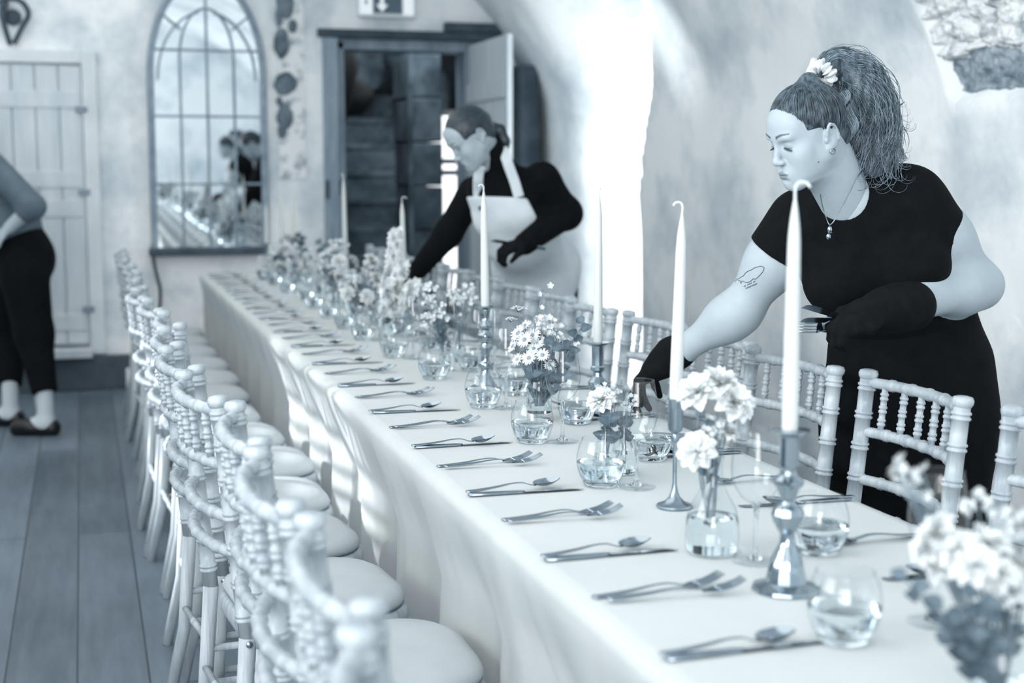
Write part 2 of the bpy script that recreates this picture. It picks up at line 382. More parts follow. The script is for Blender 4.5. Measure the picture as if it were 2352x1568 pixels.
# stair hall seen through the doorway
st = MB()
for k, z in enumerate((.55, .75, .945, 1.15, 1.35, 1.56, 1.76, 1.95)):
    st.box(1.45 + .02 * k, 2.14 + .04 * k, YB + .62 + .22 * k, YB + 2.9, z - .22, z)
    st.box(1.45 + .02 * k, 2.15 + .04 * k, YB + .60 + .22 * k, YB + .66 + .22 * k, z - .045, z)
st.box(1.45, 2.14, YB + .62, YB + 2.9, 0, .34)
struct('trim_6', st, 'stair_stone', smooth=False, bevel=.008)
sr = MB(); sr.box(2.175, 2.205, YB + .50, YB + .54, 0, 1.95)
struct('trim_7', sr, 'stair_stone', smooth=False)                                                               # handrail post of the stair
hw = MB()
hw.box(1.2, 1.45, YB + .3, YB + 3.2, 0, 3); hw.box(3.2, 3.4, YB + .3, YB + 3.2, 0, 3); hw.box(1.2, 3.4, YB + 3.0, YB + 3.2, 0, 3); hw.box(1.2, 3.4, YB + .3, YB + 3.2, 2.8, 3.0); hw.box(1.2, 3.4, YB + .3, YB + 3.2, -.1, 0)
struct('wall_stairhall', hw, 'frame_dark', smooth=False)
sw = MB()
MB_shade = MB().box(2.70, 2.835, YB - .40, YB - .02, 0, 2.02); struct('shade_block', MB_shade, 'frame_dark', smooth=False, bevel=.02)   # added dark block painting the shade behind the open leaf
rr = random.Random(8)
for j in range(7):                                                                               # rough stone pier beside the stair
    sw.box(2.245 + rr.uniform(-.015, .01), 2.47, YB + .72 + rr.uniform(-.02, .02), YB + 1.3, .31 * j + .004, .31 * (j + 1) - .004)
struct('wall_pier', sw, 'stair_stone', smooth=False, bevel=.012)
def lump(mb, c, r, s=1.0):
    def g(p, q):
        th, ph = p * 2 * PI, q * PI - PI / 2
        d = Vector((math.cos(th) * math.cos(ph), math.sin(th) * math.cos(ph), math.sin(ph))); k = 1 + .3 * noise3(tuple(d * 1.4 + Vector(c)), 1.5) * s
        return (c[0] + r[0] * k * d.x, c[1] + r[1] * k * d.y, c[2] + r[2] * k * d.z)
    mb.grid(g, 18, 11, True)
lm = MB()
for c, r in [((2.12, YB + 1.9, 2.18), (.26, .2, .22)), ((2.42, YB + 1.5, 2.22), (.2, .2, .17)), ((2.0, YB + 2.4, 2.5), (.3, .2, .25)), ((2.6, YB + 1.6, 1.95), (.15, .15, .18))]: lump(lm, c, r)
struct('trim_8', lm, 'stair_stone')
lm = MB(); lump(lm, (1.66, YB + .62, 2.05), (.17, .16, .42)); lump(lm, (1.80, YB + .75, 1.86), (.17, .12, .13)); lump(lm, (1.60, YB + .62, 1.5), (.10, .12, .35)); struct('shade_lumps', lm, 'shade_black')      # added black lumps that paint and cast the dark of the stair void
wl = MB(); wl.box(2.50, 2.78, YB + 1.32, YB + 1.34, .45, 1.76)
w3 = struct('window_3', wl, 'daylit', smooth=False)
wb = MB()
for z in (.82, 1.335, 1.42, 1.78): wb.box(2.48, 2.80, YB + 1.29, YB + 1.33, z - .022, z + .022)
wb.box(2.77, 2.80, YB + 1.29, YB + 1.33, .45, 1.78)
wb.build('window_frame', 'door_trim', w3, smooth=False)

# ---------------------------------------------------------------- things fixed to the walls
mir = empty('arched_mirror', (.772, YB - .03, .857)); mir.rotation_euler = (math.radians(.75), 0, 0)
tag(mir, 'tall arched window-style mirror with glazing bars hung on the back wall', 'mirror')
def arch(hw_, z0, rise, n=20):
    p = [(-hw_, 0)] + [(-hw_ * math.cos(t * PI / 2 / n * 1.0), z0 + rise * math.sin(t * PI / 2 / n)) for t in range(0, n + 1)]
    return p + [(-a, b) for a, b in p[::-1][1:]]
HW, Z0, RI = .345, 1.08, .60
A = arch(HW, Z0, RI); g = MB(); g.add([(a, 0, b) for a, b in A], [tuple(range(len(A)))]); g.add([(a, .012, b) for a, b in A], [tuple(range(len(A) - 1, -1, -1))])
g.build('mirror_glass', 'mirror', mir, smooth=False)
fm = MB(); fm.tube([(a, 0, b) for a, b in A], .022, 8)
fm.build('mirror_frame', 'mirror_frame', mir)
MB().box(-.385, .385, -.07, .012, -.035, .012).build('mirror_sill', 'mirror_sill', mir, smooth=False, bevel=.006)
def bar(pts): MB().tube([(a, -.014, b) for a, b in pts], .0085, 6).build('glazing_bar', 'mirror_frame', mir)
def zt(x): return Z0 + RI * math.sqrt(max(0, 1 - (x / HW) ** 2))
for x in (-.165, 0, .165): bar([(x, 0), (x, zt(x) if x == 0 else 1.18)])
for z in (.41, .83, 1.235): bar([(-HW, z), (HW, z)] if z < Z0 else [(-HW * .97, z), (HW * .97, z)])
for s in (-1, 1):
    bar([(s * .165 * math.cos(t * PI / 20) , 1.18 + .31 * math.sin(t * PI / 20)) for t in range(11)])
    bar([(s * .155, 1.36), (s * .27, zt(.27))])
    bar([(s * (.30 - .30 * (1 - math.cos(t * PI / 20))), 1.05 + .42 * math.sin(t * PI / 20)) for t in range(10)])

cdn = MB(); cdn.tube(cr([at_y(350, 560, YB - .03), at_y(353, 600, YB - .02), at_y(362, 640, YB - .02), at_y(368, 668, YB - .03), at_y(366, 720, YB - .02)], 6), .011, 8)
tag(cdn.build('wall_cable', 'iron'), 'dark cable hanging down the back wall below the mirror corner', 'cable')

ex = empty('exit_sign', tuple(at_y(884, 12, YB)))
tag(ex, 'emergency exit sign with white down arrow above the open doorway', 'sign')
MB().box(-.19, .19, -.075, 0, -.085, .09).build('housing', 'sign_white', ex, smooth=False, bevel=.015)
PAN = MB().box(-.09, .095, -.082, -.074, -.06, .075).build('panel', 'sign_dark', ex, smooth=False)
LEN = MB().box(-.178, -.098, -.084, -.074, -.07, .08).build('lens', 'sign_lens', ex, smooth=False, bevel=.004)
MB().box(.105, .172, -.084, -.074, -.07, .08).build('lens', 'sign_lens', ex, smooth=False, bevel=.004)
ar = MB(); ar.add([(-.012, -.0835, .06), (.012, -.0835, .06), (.012, -.0835, -.005), (.038, -.0835, -.005), (0, -.0835, -.052), (-.038, -.0835, -.005), (-.012, -.0835, -.005)], [(0, 6, 5, 4, 3, 2, 1)])
arw = ar.build('arrow', 'sign_lens', PAN, smooth=False); arw.location.x = -.035
MB().add([(-.15, -.0855, .02), (-.128, -.0855, .02), (-.137, -.0855, -.02)], [(0, 2, 1)]).build('pictogram', 'sign_dark', LEN, smooth=False)

br = empty('wall_bracket', tuple(at_y(30, 40, YB)))
tag(br, 'dark iron hook bracket high on the wall above the plank door', 'bracket')
b_ = MB(); b_.tube(cr([(-.06, -.02, .07), (-.03, -.06, .10), (.05, -.06, .09), (.09, -.05, .02), (.05, -.05, -.06), (.0, -.05, -.16)], 6), .016, 8)
b_.tube(cr([(-.05, -.02, .07), (-.055, -.05, -.02), (-.02, -.05, -.17)], 6), [.022] * 6 + [.016] * 6 + [.01], 8); b_.tube([(-.05, -.0, .08), (-.05, -.06, .08)], .03, 10)
b_.build('hook', 'iron', br)
MB().lathe([(.05, 0), (.05, .01), (.03, .016)], 16).xf(Matrix.Rotation(PI / 2, 4, 'X')).build('rose_plate', 'iron', br)
# ================================================================ bamboo-style chairs
def ringed(p0, p1, r, rings, ring_r=1.32, n=10, w=.0034, taper=1.0):
    """a stick from p0 to p1 with bamboo knuckles at the fractions in rings"""
    p0, p1 = Vector(p0), Vector(p1); L = (p1 - p0).length; st = [(0, r), (1, r * taper)]
    for t in rings:
        rr = r * (1 + (taper - 1) * t)
        for dt, k in ((-2.6, 1), (-2.3, ring_r * .95), (-1.5, ring_r), (-.7, ring_r * .95), (-.3, 1.0), (.3, 1.0), (.7, ring_r * .95), (1.5, ring_r), (2.3, ring_r * .95), (2.6, 1)): st.append((t + dt * w / L, rr * k))
    st = sorted((max(0, min(1, a)), b) for a, b in st)
    return [p0.lerp(p1, a) for a, b in st], [b for a, b in st]
def make_chair():
    t = empty('banquet_chair')
    HWB, HF = .192, .185                        # half widths at the back and the front; x forward, origin below the middle of the back posts
    def seat_outline(k, n=9):
        if k < -.045:
            q = (k + .045); return [(.175 + (x - .175) * (1 + q / .13), y * (1 + q / .13)) for x, y in seat_outline(-.045, n)]
        c = [(-.005, -.175), (.355, -.195), (.355, .195), (-.005, .175)]; rad = [.06, .13, .13, .06]; out = []
        for i, (x, y) in enumerate(c):
            sx, sy = (1 if i in (1, 2) else -1), (1 if i >= 2 else -1); r = rad[i]
            cx, cy = x - sx * r, y - sy * r
            a0 = {0: PI, 1: 1.5 * PI, 2: 0, 3: .5 * PI}[i]
            for q in range(n):
                a = a0 + PI / 2 * q / (n - 1); out.append((cx + (r + k) * math.cos(a), cy + (r + k) * math.sin(a)))
        return out
    def ring_mesh(levels):
        mb = MB(); L = [seat_outline(k) for k, z in levels]; n = len(L[0])
        vs_ = [(x, y, levels[i][1]) for i, o in enumerate(L) for x, y in o]
        fs_ = [(i * n + q, i * n + (q + 1) % n, (i + 1) * n + (q + 1) % n, (i + 1) * n + q) for i in range(len(L) - 1) for q in range(n)]
        fs_.append(tuple((len(L) - 1) * n + q for q in range(n))); fs_.append(tuple(range(n - 1, -1, -1)))
        return mb.add(vs_, fs_)
    ring_mesh([(-.006, .395), (0, .40), (.004, .418), (.0, .436), (-.006, .44)]).build('seat_frame', 'bamboo', t, angle=50)
    cu = ring_mesh([(-.014, .4405), (-.006, .447), (-.004, .456), (-.012, .470), (-.035, .481), (-.075, .488), (-.12, .491)]); cu = cu.build('cushion', 'cushion', t, angle=None)
    pts = [(x, y, .4445) for x, y in seat_outline(-.009)]; pts.append(pts[0]); MB().tube(pts, .0028, 6, caps=False).build('cushion_seam', 'piping', cu)
    for s in (-1, 1):
        mb = MB()
        p, r = ringed((-.012, s * HWB, .43), (-.058, s * HWB, .905), .0168, [.10, .245, .39, .535, .68, .825, .955], 1.2, 12)
        mb.tube(p, r, 12, caps=True)
        p, r = ringed((-.058, s * HWB, .900), (-.0595, s * HWB, .921), .0168, [], 1); mb.tube([(-.058, s * HWB, .898), (-.0585, s * HWB, .906), (-.059, s * HWB, .913), (-.0594, s * HWB, .920), (-.0596, s * HWB, .9225)], [.0155, .0205, .0215, .0185, .010], 12)
        mb.tube([(-.012, s * HWB, .435), (-.03, s * (HWB + .004), .2), (-.075, s * (HWB + .012), 0)], [.0175, .0165, .0145], 12)
        bp_ = mb.build('back_post', 'bamboo', t, angle=None)
        MB().lathe([(.0075, 0), (.007, .003), (.003, .005), (0, .0052)], 10).xf(Matrix.Translation((-.012, s * (HWB + .0165), .425)) @ Matrix.Rotation(-s * PI / 2, 4, 'X')).build('bolt', 'screw', bp_)
        mb = MB(); p, r = ringed((.318, s * HF, .40), (.335, s * (HF + .008), 0), .0168, [.12, .30, .5, .7], 1.2, 12, taper=.85); mb.tube(p, r, 12); mb.build('front_leg', 'bamboo', t, angle=None)
    def xb(z): return -.012 - (z - .43) * .0968
    def rail(z, bow, r, k=6):
        n = 96; pts, rad = [], []
        for i in range(n + 1):
            q = i / n; y = -HWB + 2 * HWB * q; x = xb(z) - bow * (1 - (2 * q - 1) ** 2) ** .8
            f_ = (q * k + .5) % 1; d = abs(f_ - .5)
            pts.append((x, y, z)); rad.append(r * (1.0 if d < .012 else 1.2 if d < .085 else 1))
        MB().tube(pts, rad, 10).build('back_rail', 'bamboo', t, angle=None)
    BOW = .042
    for z in (.893, .785, .680, .608): rail(z, BOW, .0118)
    for i in range(6):
        q = (i + .75) / 6.5; y = -HWB + 2 * HWB * q; d = BOW * (1 - (2 * q - 1) ** 2) ** .8
        p, r = ringed((xb(.785) - d, y, .785), (xb(.893) - d, y, .893), .0072, [.24, .5, .76], 1.35, 8, .0032)
        MB().tube(p, r, 8).build('spindle', 'bamboo', t, angle=None)
    for (a, b) in [((-.03, -.194, .21), (.325, -.19, .21)), ((-.03, .194, .21), (.325, .19, .21)), ((-.022, -.193, .29), (.322, -.188, .29)), ((-.022, .193, .29), (.322, .188, .29)), ((-.03, -.19, .25), (-.03, .19, .25)), ((.324, -.186, .25), (.324, .186, .25))]:
        p, r = ringed(a, b, .0085, [.33, .67], 1.25, 8, .004); MB().tube(p, r, 8).build('stretcher', 'bamboo', t, angle=None)
    return t
chair0 = make_chair(); chair_used = False
def put_chair(x, y, rz, label, group):
    global chair_used
    o = copy_tree(chair0) if chair_used else chair0
    chair_used = True; o.location = (x, y, 0); o.rotation_euler = (0, 0, rz)
    return tag(o, label, 'chair', group)
cr_ = random.Random(3)
# aisle row: (distance along the table, how far pulled out, turn)
LY = [1.115 + .46 * k for k in range(16)]
LD = {0: (-.026, 0), 2: (-.014, 0), 4: (-.045, .10), 5: (-.055, .12), 6: (-.05, .03), 7: (-.02, 0.06), 8: (-.05, .05), 9: (-.075, .02), 10: (-.06, .04), 11: (-.05, -.03), 12: (-.05, 0), 13: (-.06, .05), 14: (-.06, 0), 15: (-.055, 0)}
for i, y in enumerate(LY):
    dx, rz = LD.get(i, (0, 0)); 
    put_chair(.322 + dx, y, rz, 'pale bamboo-style chair with ivory cushion, %s from the front in the aisle row' % ordinal(i), 'aisle side chairs')
RY = [(2.03, .02, -.04), (2.535, .015, -.06), (2.985, -.02, .03), (3.455, .0, 0.05), (3.91, .01, .02), (4.37, -.02, 0)] + [(4.83 + .46 * k, 0, .0) for k in range(8)]
for i, (y, dx, rz) in enumerate(RY):
    put_chair(1.548 + dx, y, PI + rz, 'pale bamboo-style chair tucked in on the wall side, %s from the front' % ordinal(i), 'wall side chairs')
# ================================================================ tablecloth
TX0, TX1, TY0, TY1 = .645, 1.352, .62, 8.49
def cloth():
    # outline path of the table edge, going round; drop rows below
    mb = MB(); R = .03; per = []
    def seg(a, b, n):
        for i in range(n): per.append((a[0] + (b[0] - a[0]) * i / n, a[1] + (b[1] - a[1]) * i / n))
    N = 420
    seg((TX0, TY0), (TX1, TY0), 40); seg((TX1, TY0), (TX1, TY1), N); seg((TX1, TY1), (TX0, TY1), 40); seg((TX0, TY1), (TX0, TY0), N)
    n = len(per); vs_, rows = [], [(-.03, ZT), (-.012, ZT - .002), (0, ZT - .010), (.004, ZT - .022), (.006, .69), (.010, .62), (.013, .52), (.016, .40), (.020, .28), (.024, .15), (.028, .015)]
    cx, cy = (TX0 + TX1) / 2, (TY0 + TY1) / 2
    for k, (o, z) in enumerate(rows):
        drop = ZT - z
        for i, (x, y) in enumerate(per):
            nx = -1 if x <= TX0 + 1e-6 else (1 if x >= TX1 - 1e-6 else 0); ny = -1 if y <= TY0 + 1e-6 else (1 if y >= TY1 - 1e-6 else 0)
            s = y if nx else x
            env = .35 + .65 * max(0, min(1, .5 + 1.4 * noise3((s, 0, nx), .8, 9)))
            ph = 34 * s + 2.6 * noise3((s, 0, 0), 1.3, 4) * 3
            fold = (math.sin(ph) * .6 + math.sin(ph * 2.3 + 1) * .25 + .4 * noise3((s * 9, drop * .7, nx * 5), 1, 2)) * .0095 * env * min(1, drop / .30) + .02 * noise3((s, 0, 3), 1.1, 7) * min(1, drop / .4)
            fold += .0035 * noise3((s * 30, drop * 2, 1), 1, 6) * min(1, drop / .08)
            d = o + fold
            if k == 0: x2, y2 = x + (nx * o if nx else 0), y + (ny * o if ny else 0)
            else: x2, y2 = x + nx * d, y + ny * d
            if nx < 0:                                                  # seats and knees of the aisle chairs push the linen in
                x2 += .092 * min(1, max(0, (.72 - z) / .20)) * (.8 + .2 * math.cos(2 * PI * (y - 1.115) / .46))
            z2 = max(z, .515 + .01 * noise3((y, 0, 8), 2)) if nx > 0 else z               # short drop above the tucked-in chairs
            if y < 1.25 and nx < 0 and drop > .02:                      # the overlap of the next cloth swags outwards here
                x2 -= .055 * max(0, 1 - abs(y - 1.02) / .24) * min(1, drop / .2)
            vs_.append((x2, y2, z2))
    fs_ = [(k * n + i, (k + 1) * n + i, (k + 1) * n + (i + 1) % n, k * n + (i + 1) % n) for k in range(len(rows) - 1) for i in range(n)]
    mb.add(vs_, fs_)
    # top
    nx_, ny_ = 24, 260
    def top(p, q):
        x = TX0 + .03 + (TX1 - TX0 - .06) * p; y = TY0 + .03 + (TY1 - TY0 - .06) * q
        return (x, y, ZT + .0012 * noise3((x, y * 1.5, 0), 3, 3) * math.sin(p * PI))
    mb.grid(lambda p, q: top(p, q), nx_, ny_)
    return mb
tc_ = tag(cloth().build('tablecloth', 'cloth', angle=None), 'long white tablecloth over the banquet table hanging to the floor', 'tablecloth')

# ================================================================ cutlery
def fork_mesh():
    m = MB()                       # handle end at x=0, points towards +x
    hp = cr([(0, 0, .0025), (.02, 0, .0028), (.06, 0, .006), (.095, 0, .0105), (.118, 0, .011), (.135, 0, .0075), (.146, 0, .0055)], 4)
    hr = [.0075 if p.x < .02 else (.0075 - (p.x - .02) * .055 if p.x < .09 else .0034) for p in hp]; hr[0] = .004
    m.tube(hp, hr, 8, flat=.32)
    m.grid(lambda p, q: (.142 + .024 * p, (-1 + 2 * q) * (.0036 + .0088 * min(1, p * 1.25) ** .8), .0056 + .0012 * p - .0022 * (1 - (2 * q - 1) ** 2)), 7, 7)
    m.grid(lambda p, q: (.142 + .024 * p, (1 - 2 * q) * (.0036 + .0088 * min(1, p * 1.25) ** .8), .0042 + .0012 * p - .0022 * (1 - (2 * q - 1) ** 2)), 7, 7)
    for k in range(4):
        y = -.0103 + .00687 * k
        m.tube(cr([(.163, y, .006), (.178, y, .0085), (.192, y, .0135), (.204, y, .0195)], 4), [.0017] * 9 + [.0015, .0013, .0011, .0006], 6)
    return m
def spoon_mesh():
    m = MB()
    hp = cr([(0, 0, .0075), (.02, 0, .0078), (.06, 0, .0115), (.09, 0, .0155), (.112, 0, .0155), (.128, 0, .0105), (.14, 0, .0085)], 4)
    hr = [.0075 if p.x < .02 else (.0075 - (p.x - .02) * .055 if p.x < .09 else .0034) for p in hp]; hr[0] = .004
    m.tube(hp, hr, 8, flat=.32)
    def bowl(p, q, o=0):
        a = 2 * PI * p; w = .0205 - .004 * math.cos(a); r = q
        x, y = .162 + .027 * r * math.cos(a), w * r * math.sin(a)
        return (x, y, .004 + .009 * r ** 2 + (x - .14) * .14 + o)
    m.grid(lambda p, q: bowl(p, q), 22, 7, True); m.grid(lambda p, q: bowl(-p, q, -.0009), 22, 7, True)
    return m
def knife_mesh():
    m = MB()
    m.tube([(0, 0, .0035), (.004, 0, .0035), (.05, 0, .0036), (.095, 0, .0034), (.108, 0, .003)], [.005, .0088, .0085, .0068, .0055], 10, flat=.42)
    m.grid(lambda p, q: (.104 + .118 * p, -.0055 + (.0105 + .003 * math.sin(p * PI * .8)) * q * (1 if p < .8 else math.sqrt(max(0, 1 - ((p - .8) / .2) ** 2))), .0022 + .0012 * (1 - q)), 18, 5)
    m.grid(lambda p, q: (.104 + .118 * p, -.0055 + (.0105 + .003 * math.sin(p * PI * .8)) * (1 - q) * (1 if p < .8 else math.sqrt(max(0, 1 - ((p - .8) / .2) ** 2))), .0016), 18, 5)
    return m
ME = {}
for k, fn in (('fork', fork_mesh), ('spoon', spoon_mesh), ('knife', knife_mesh)): ME[k] = fn().mesh('table_' + k); ME[k].materials.append(M['steel'])
def cutlery(kind, loc, rz, label, group, rx=0, ry=0):
    o = bpy.data.objects.new('table_' + kind, ME[kind]); COL.objects.link(o); o.location = loc; o.rotation_euler = (rx, ry, rz)
    return tag(o, label, kind, group)
sr_ = random.Random(11)
SY = [1.564 + .466 * k for k in range(15)]
def place(i, y, side):
    """side -1: the aisle edge, 1: the wall edge. forks lie to the diner's left"""
    s = side; x = .668 if s < 0 else 1.33; rz = 0 if s < 0 else PI
    nm = '%s place from the front, %s' % (ordinal(i), 'aisle side of table' if s < 0 else 'wall side of table'); gr = '%s cutlery' % ('aisle side' if s < 0 else 'wall side')
    j = lambda a: sr_.uniform(-a, a)
    f = s * -1
    cutlery('knife', (x + j(.004) * 1, y + j(.006), ZT + .0005), rz + j(.03) + f * .0, 'steel table knife of the ' + nm, gr)
    cutlery('spoon', (x - f * .004 + j(.003), y + .008 + j(.004), ZT + .0005), rz + j(.05) + .04, 'steel spoon resting against the knife, ' + nm, gr)
    yf = y + f * .262
    cutlery('fork', (x + f * .004 + j(.004), yf + .006 + j(.003), ZT + .0005), rz + j(.025) + .045, 'outer table fork of the ' + nm, gr)
    cutlery('fork', (x + f * .012 + j(.004), yf - .016 + j(.003), ZT + .0044), rz + j(.025) - .05, 'inner fork overlapping the outer one, ' + nm, gr, ry=0)
for i, y in enumerate(SY): place(i, y, -1)
for i, y in enumerate(SY): place(i, y + .13 + .10, 1)

# ================================================================ tumblers and wine glasses
def tumbler_parts():
    t = empty('water_tumbler')
    prof = [(.027, .006), (.034, .008), (.0405, .018), (.0455, .034), (.0475, .048), (.0465, .062), (.0425, .078), (.0375, .089), (.0362, .0915), (.0370, .0925)]
    bo_ = MB().lathe(prof, 40, close=False).build('bowl', 'glass', t, angle=None)
    MB().lathe([(0, .0005), (.030, .0005), (.0335, .004), (.0345, .0085), (.030, .0098), (0, .0105)], 32, close=False).build('base', 'glass_solid', t, angle=50)
    w = [(0, .0112), (.029, .0112), (.0345, .0125), (.0395, .0195), (.0445, .034), (.0464, .0455), (.0460, .0465), (0, .0465)]
    MB().lathe(w, 40, close=False).build('water', 'water', t, angle=50)
    rim = MB(); rim.tube([(.0367 * math.cos(a), .0367 * math.sin(a), .0922) for a in np.linspace(0, 2 * PI, 41)], .0009, 6, caps=False); rim.build('rim', 'glass', bo_)
    return t
def wine_parts():
    t = empty('wine_glass')
    bowl = [(.0045, .091), (.012, .094), (.024, .103), (.0335, .118), (.0385, .136), (.0390, .150), (.0365, .175), (.0325, .198), (.0308, .2065)]
    bo_ = MB().lathe(bowl, 40, close=False).build('bowl', 'glass', t, angle=None)
    MB().lathe([(0, .0952), (.0075, .0935), (.0052, .088), (.0040, .075), (.0037, .045), (.0042, .020), (.0065, .010), (.013, .005), (.0015, .0048), (0, .0045)][::-1], 16, close=False).build('stem', 'glass_solid', t, angle=60)
    MB().lathe([(.0, .0008), (.036, .0008), (.0372, .0018), (.036, .0028), (.020, .0045), (.012, .0056)], 36, close=False).build('foot', 'foot_glass', t, angle=60)
    MB().tube([(.0312 * math.cos(a), .0312 * math.sin(a), .2065) for a in np.linspace(0, 2 * PI, 41)], .0007, 6, caps=False).build('rim', 'glass', bo_)
    return t
protos = {}
def put(kind, fn, x, y, label, cat, group, rz=0, z=ZT + .0004):
    if kind in protos: o = copy_tree(protos[kind])
    else: o = protos[kind] = fn()
    o.location = (x, y, z); o.rotation_euler = (0, 0, rz)
    return tag(o, label, cat, group)
LT = [(.917, 1.570), (.936, 2.03), (.934, 2.512), (.940, 2.969), (.962, 3.452), (.960, 3.971), (.949, 4.479), (.945, 4.978), (.95, 5.37), (.954, 5.763), (.965, 6.2), (.984, 6.573), (.96, 7.03), (.96, 7.5), (.96, 7.95)]
LT = [p for i, p in enumerate(LT) if i != 1]
for i, (x, y) in enumerate(LT): put('tumbler', tumbler_parts, x, y, 'round water tumbler half full, %s from the front along the aisle side' % ordinal(i), 'glass', 'aisle side tumblers')
RT = [(1.094, 1.958), (1.120, 2.715), (1.114, 3.163), (1.10, 3.62), (1.11, 4.10), (1.10, 4.58), (1.10, 5.05), (1.11, 5.52), (1.10, 5.98), (1.10, 6.45), (1.11, 6.92), (1.10, 7.4), (1.10, 7.85)]
for i, (x, y) in enumerate(RT): put('tumbler', tumbler_parts, x, y, 'round water tumbler, %s from the front along the wall side' % ordinal(i), 'glass', 'wall side tumblers')
LWG = [(.976, 1.941), (.992, 2.474), (1.005, 2.950), (1.012, 3.416), (1.075, 3.90), (1.00, 4.42), (1.00, 4.93), (1.0, 5.40), (1.0, 5.87), (1.02, 6.35), (1.0, 6.82), (1.0, 7.3), (1.0, 7.75)]
for i, (x, y) in enumerate(LWG): put('wine', wine_parts, x, y, 'clear stemmed wine glass, %s from the front along the aisle side' % ordinal(i), 'wine glass', 'aisle side wine glasses')
RWG = [(1.07, 1.60), (1.13, 3.93), (1.13, 4.40), (1.12, 4.87), (1.12, 5.35), (1.12, 5.82), (1.12, 6.28), (1.12, 6.75), (1.12, 7.2)]
for i, (x, y) in enumerate(RWG): put('wine', wine_parts, x, y, 'clear stemmed wine glass, %s from the front along the wall side' % ordinal(i), 'wine glass', 'wall side wine glasses')

# ================================================================ candlesticks and candles
def stick_baluster(t, h, mname):
    k = h / .236
    pr = [(0, 0), (.047, 0), (.050, .003), (.049, .007), (.040, .010), (.030, .014), (.0265, .030), (.021, .052), (.014, .064), (.0105, .072), (.0105, .084), (.0155, .092), (.021, .102), (.0235, .112), (.021, .121), (.012, .127), (.0095, .132), (.0125, .140), (.0165, .150), (.0225, .157), (.0225, .163), (.0125, .170), (.0115, .176), (.0145, .184), (.0145, .222), (.016, .226), (.029, .232), (.030, .2345), (.0125, .236), (.0115, .222), (0, .221)]
    MB().lathe([(r, z * k) for r, z in pr], 12 if mname == 'silver' else 32, close=False).build('stem', mname, t, angle=28)
def stick_ring(t, h, mname):
    pr = [(0, 0), (.043, 0), (.045, .004), (.040, .008), (.030, .012), (.024, .022), (.017, .036), (.0125, .044), (.0115, .054), (.019, .060), (.021, .066), (.019, .073), (.0125, .078), (.0105, .088), (.0135, .104), (.0165, .116), (.0125, .124), (.012, .128), (.019, .133), (.0225, .142), (.0215, .151), (.013, .158), (.011, .164), (.018, .171), (.0205, .177), (.018, .184), (.0135, .189), (.0125, .196), (.0125, .214), (.0145, .217), (.0145, .221), (.0125, .224), (.0125, h - .016), (.0145, h - .012), (.028, h - .004), (.029, h - .001), (.0125, h), (.0115, h - .02), (0, h - .021)]
    MB().lathe([(r, z) for r, z in pr], 32, close=False).build('stem', mname, t, angle=35)
def stick_slim(t, h, mname):
    pr = [(0, 0), (.031, 0), (.033, .003), (.031, .006), (.018, .011), (.0105, .019), (.006, .030), (.0038, .045), (.0036, .118), (.007, .122), (.0075, .128), (.006, .134), (.0125, .141), (.0135, .150), (.0135, h - .004), (.0155, h), (.0125, h), (.012, h - .02), (0, h - .021)]
    MB().lathe(pr, 28, close=False).build('stem', mname, t, angle=35)
def stick_cup(t, h, mname):
    pr = [(0, 0), (.040, 0), (.042, .004), (.036, .009), (.022, .014), (.013, .024), (.010, .036), (.0175, .044), (.024, .054), (.0245, .066), (.019, .072), (.0125, .080), (.011, .090), (.0175, .096), (.0185, .104), (.015, .108), (.0155, h - .012), (.0165, h - .009), (.030, h - .004), (.0305, h - .001), (.013, h), (.012, h - .02), (0, h - .021)]
    MB().lathe(pr, 10, close=False).build('stem', mname, t, angle=25)
def candle(x, y, z, L, label, lean=(0, 0), curl=0, r=.0118, hook=.012):
    t = empty('taper_candle', (x, y, z)); t.rotation_euler = (lean[1], lean[0], 0)
    pr = [(0, -.018), (r * .86, -.018), (r * .95, 0)] + [(r * (1 - .22 * (q / 10) ** 1.5), L * .76 * q / 10) for q in range(1, 11)]
    e_ = pr[-1][0]; pr += [(e_ * (1 - (q / 8) ** 1.9 * .9), L * (.76 + .235 * q / 8)) for q in range(1, 9)]
    MB().lathe(pr + [(0, L)], 20, close=False).build('wax', 'wax', t, angle=None)
    c, s = math.cos(curl), math.sin(curl)
    w = [(0, 0, L - .006), (0, 0, L + hook * .6), (hook * .35 * c, hook * .35 * s, L + hook * 1.1), (hook * 1.0 * c, hook * 1.0 * s, L + hook * 1.05), (hook * 1.35 * c, hook * 1.35 * s, L + hook * .65)]
    MB().tube(cr(w, 5), .0018, 6).build('wick', 'wick', t)
    return tag(t, label, 'candle', 'ivory taper candles')
def holder(fn, x, y, h, mname, label, rz=0):
    t = empty('candlestick', (x, y, ZT), rz); fn(t, h, mname); return tag(t, label, 'candlestick')
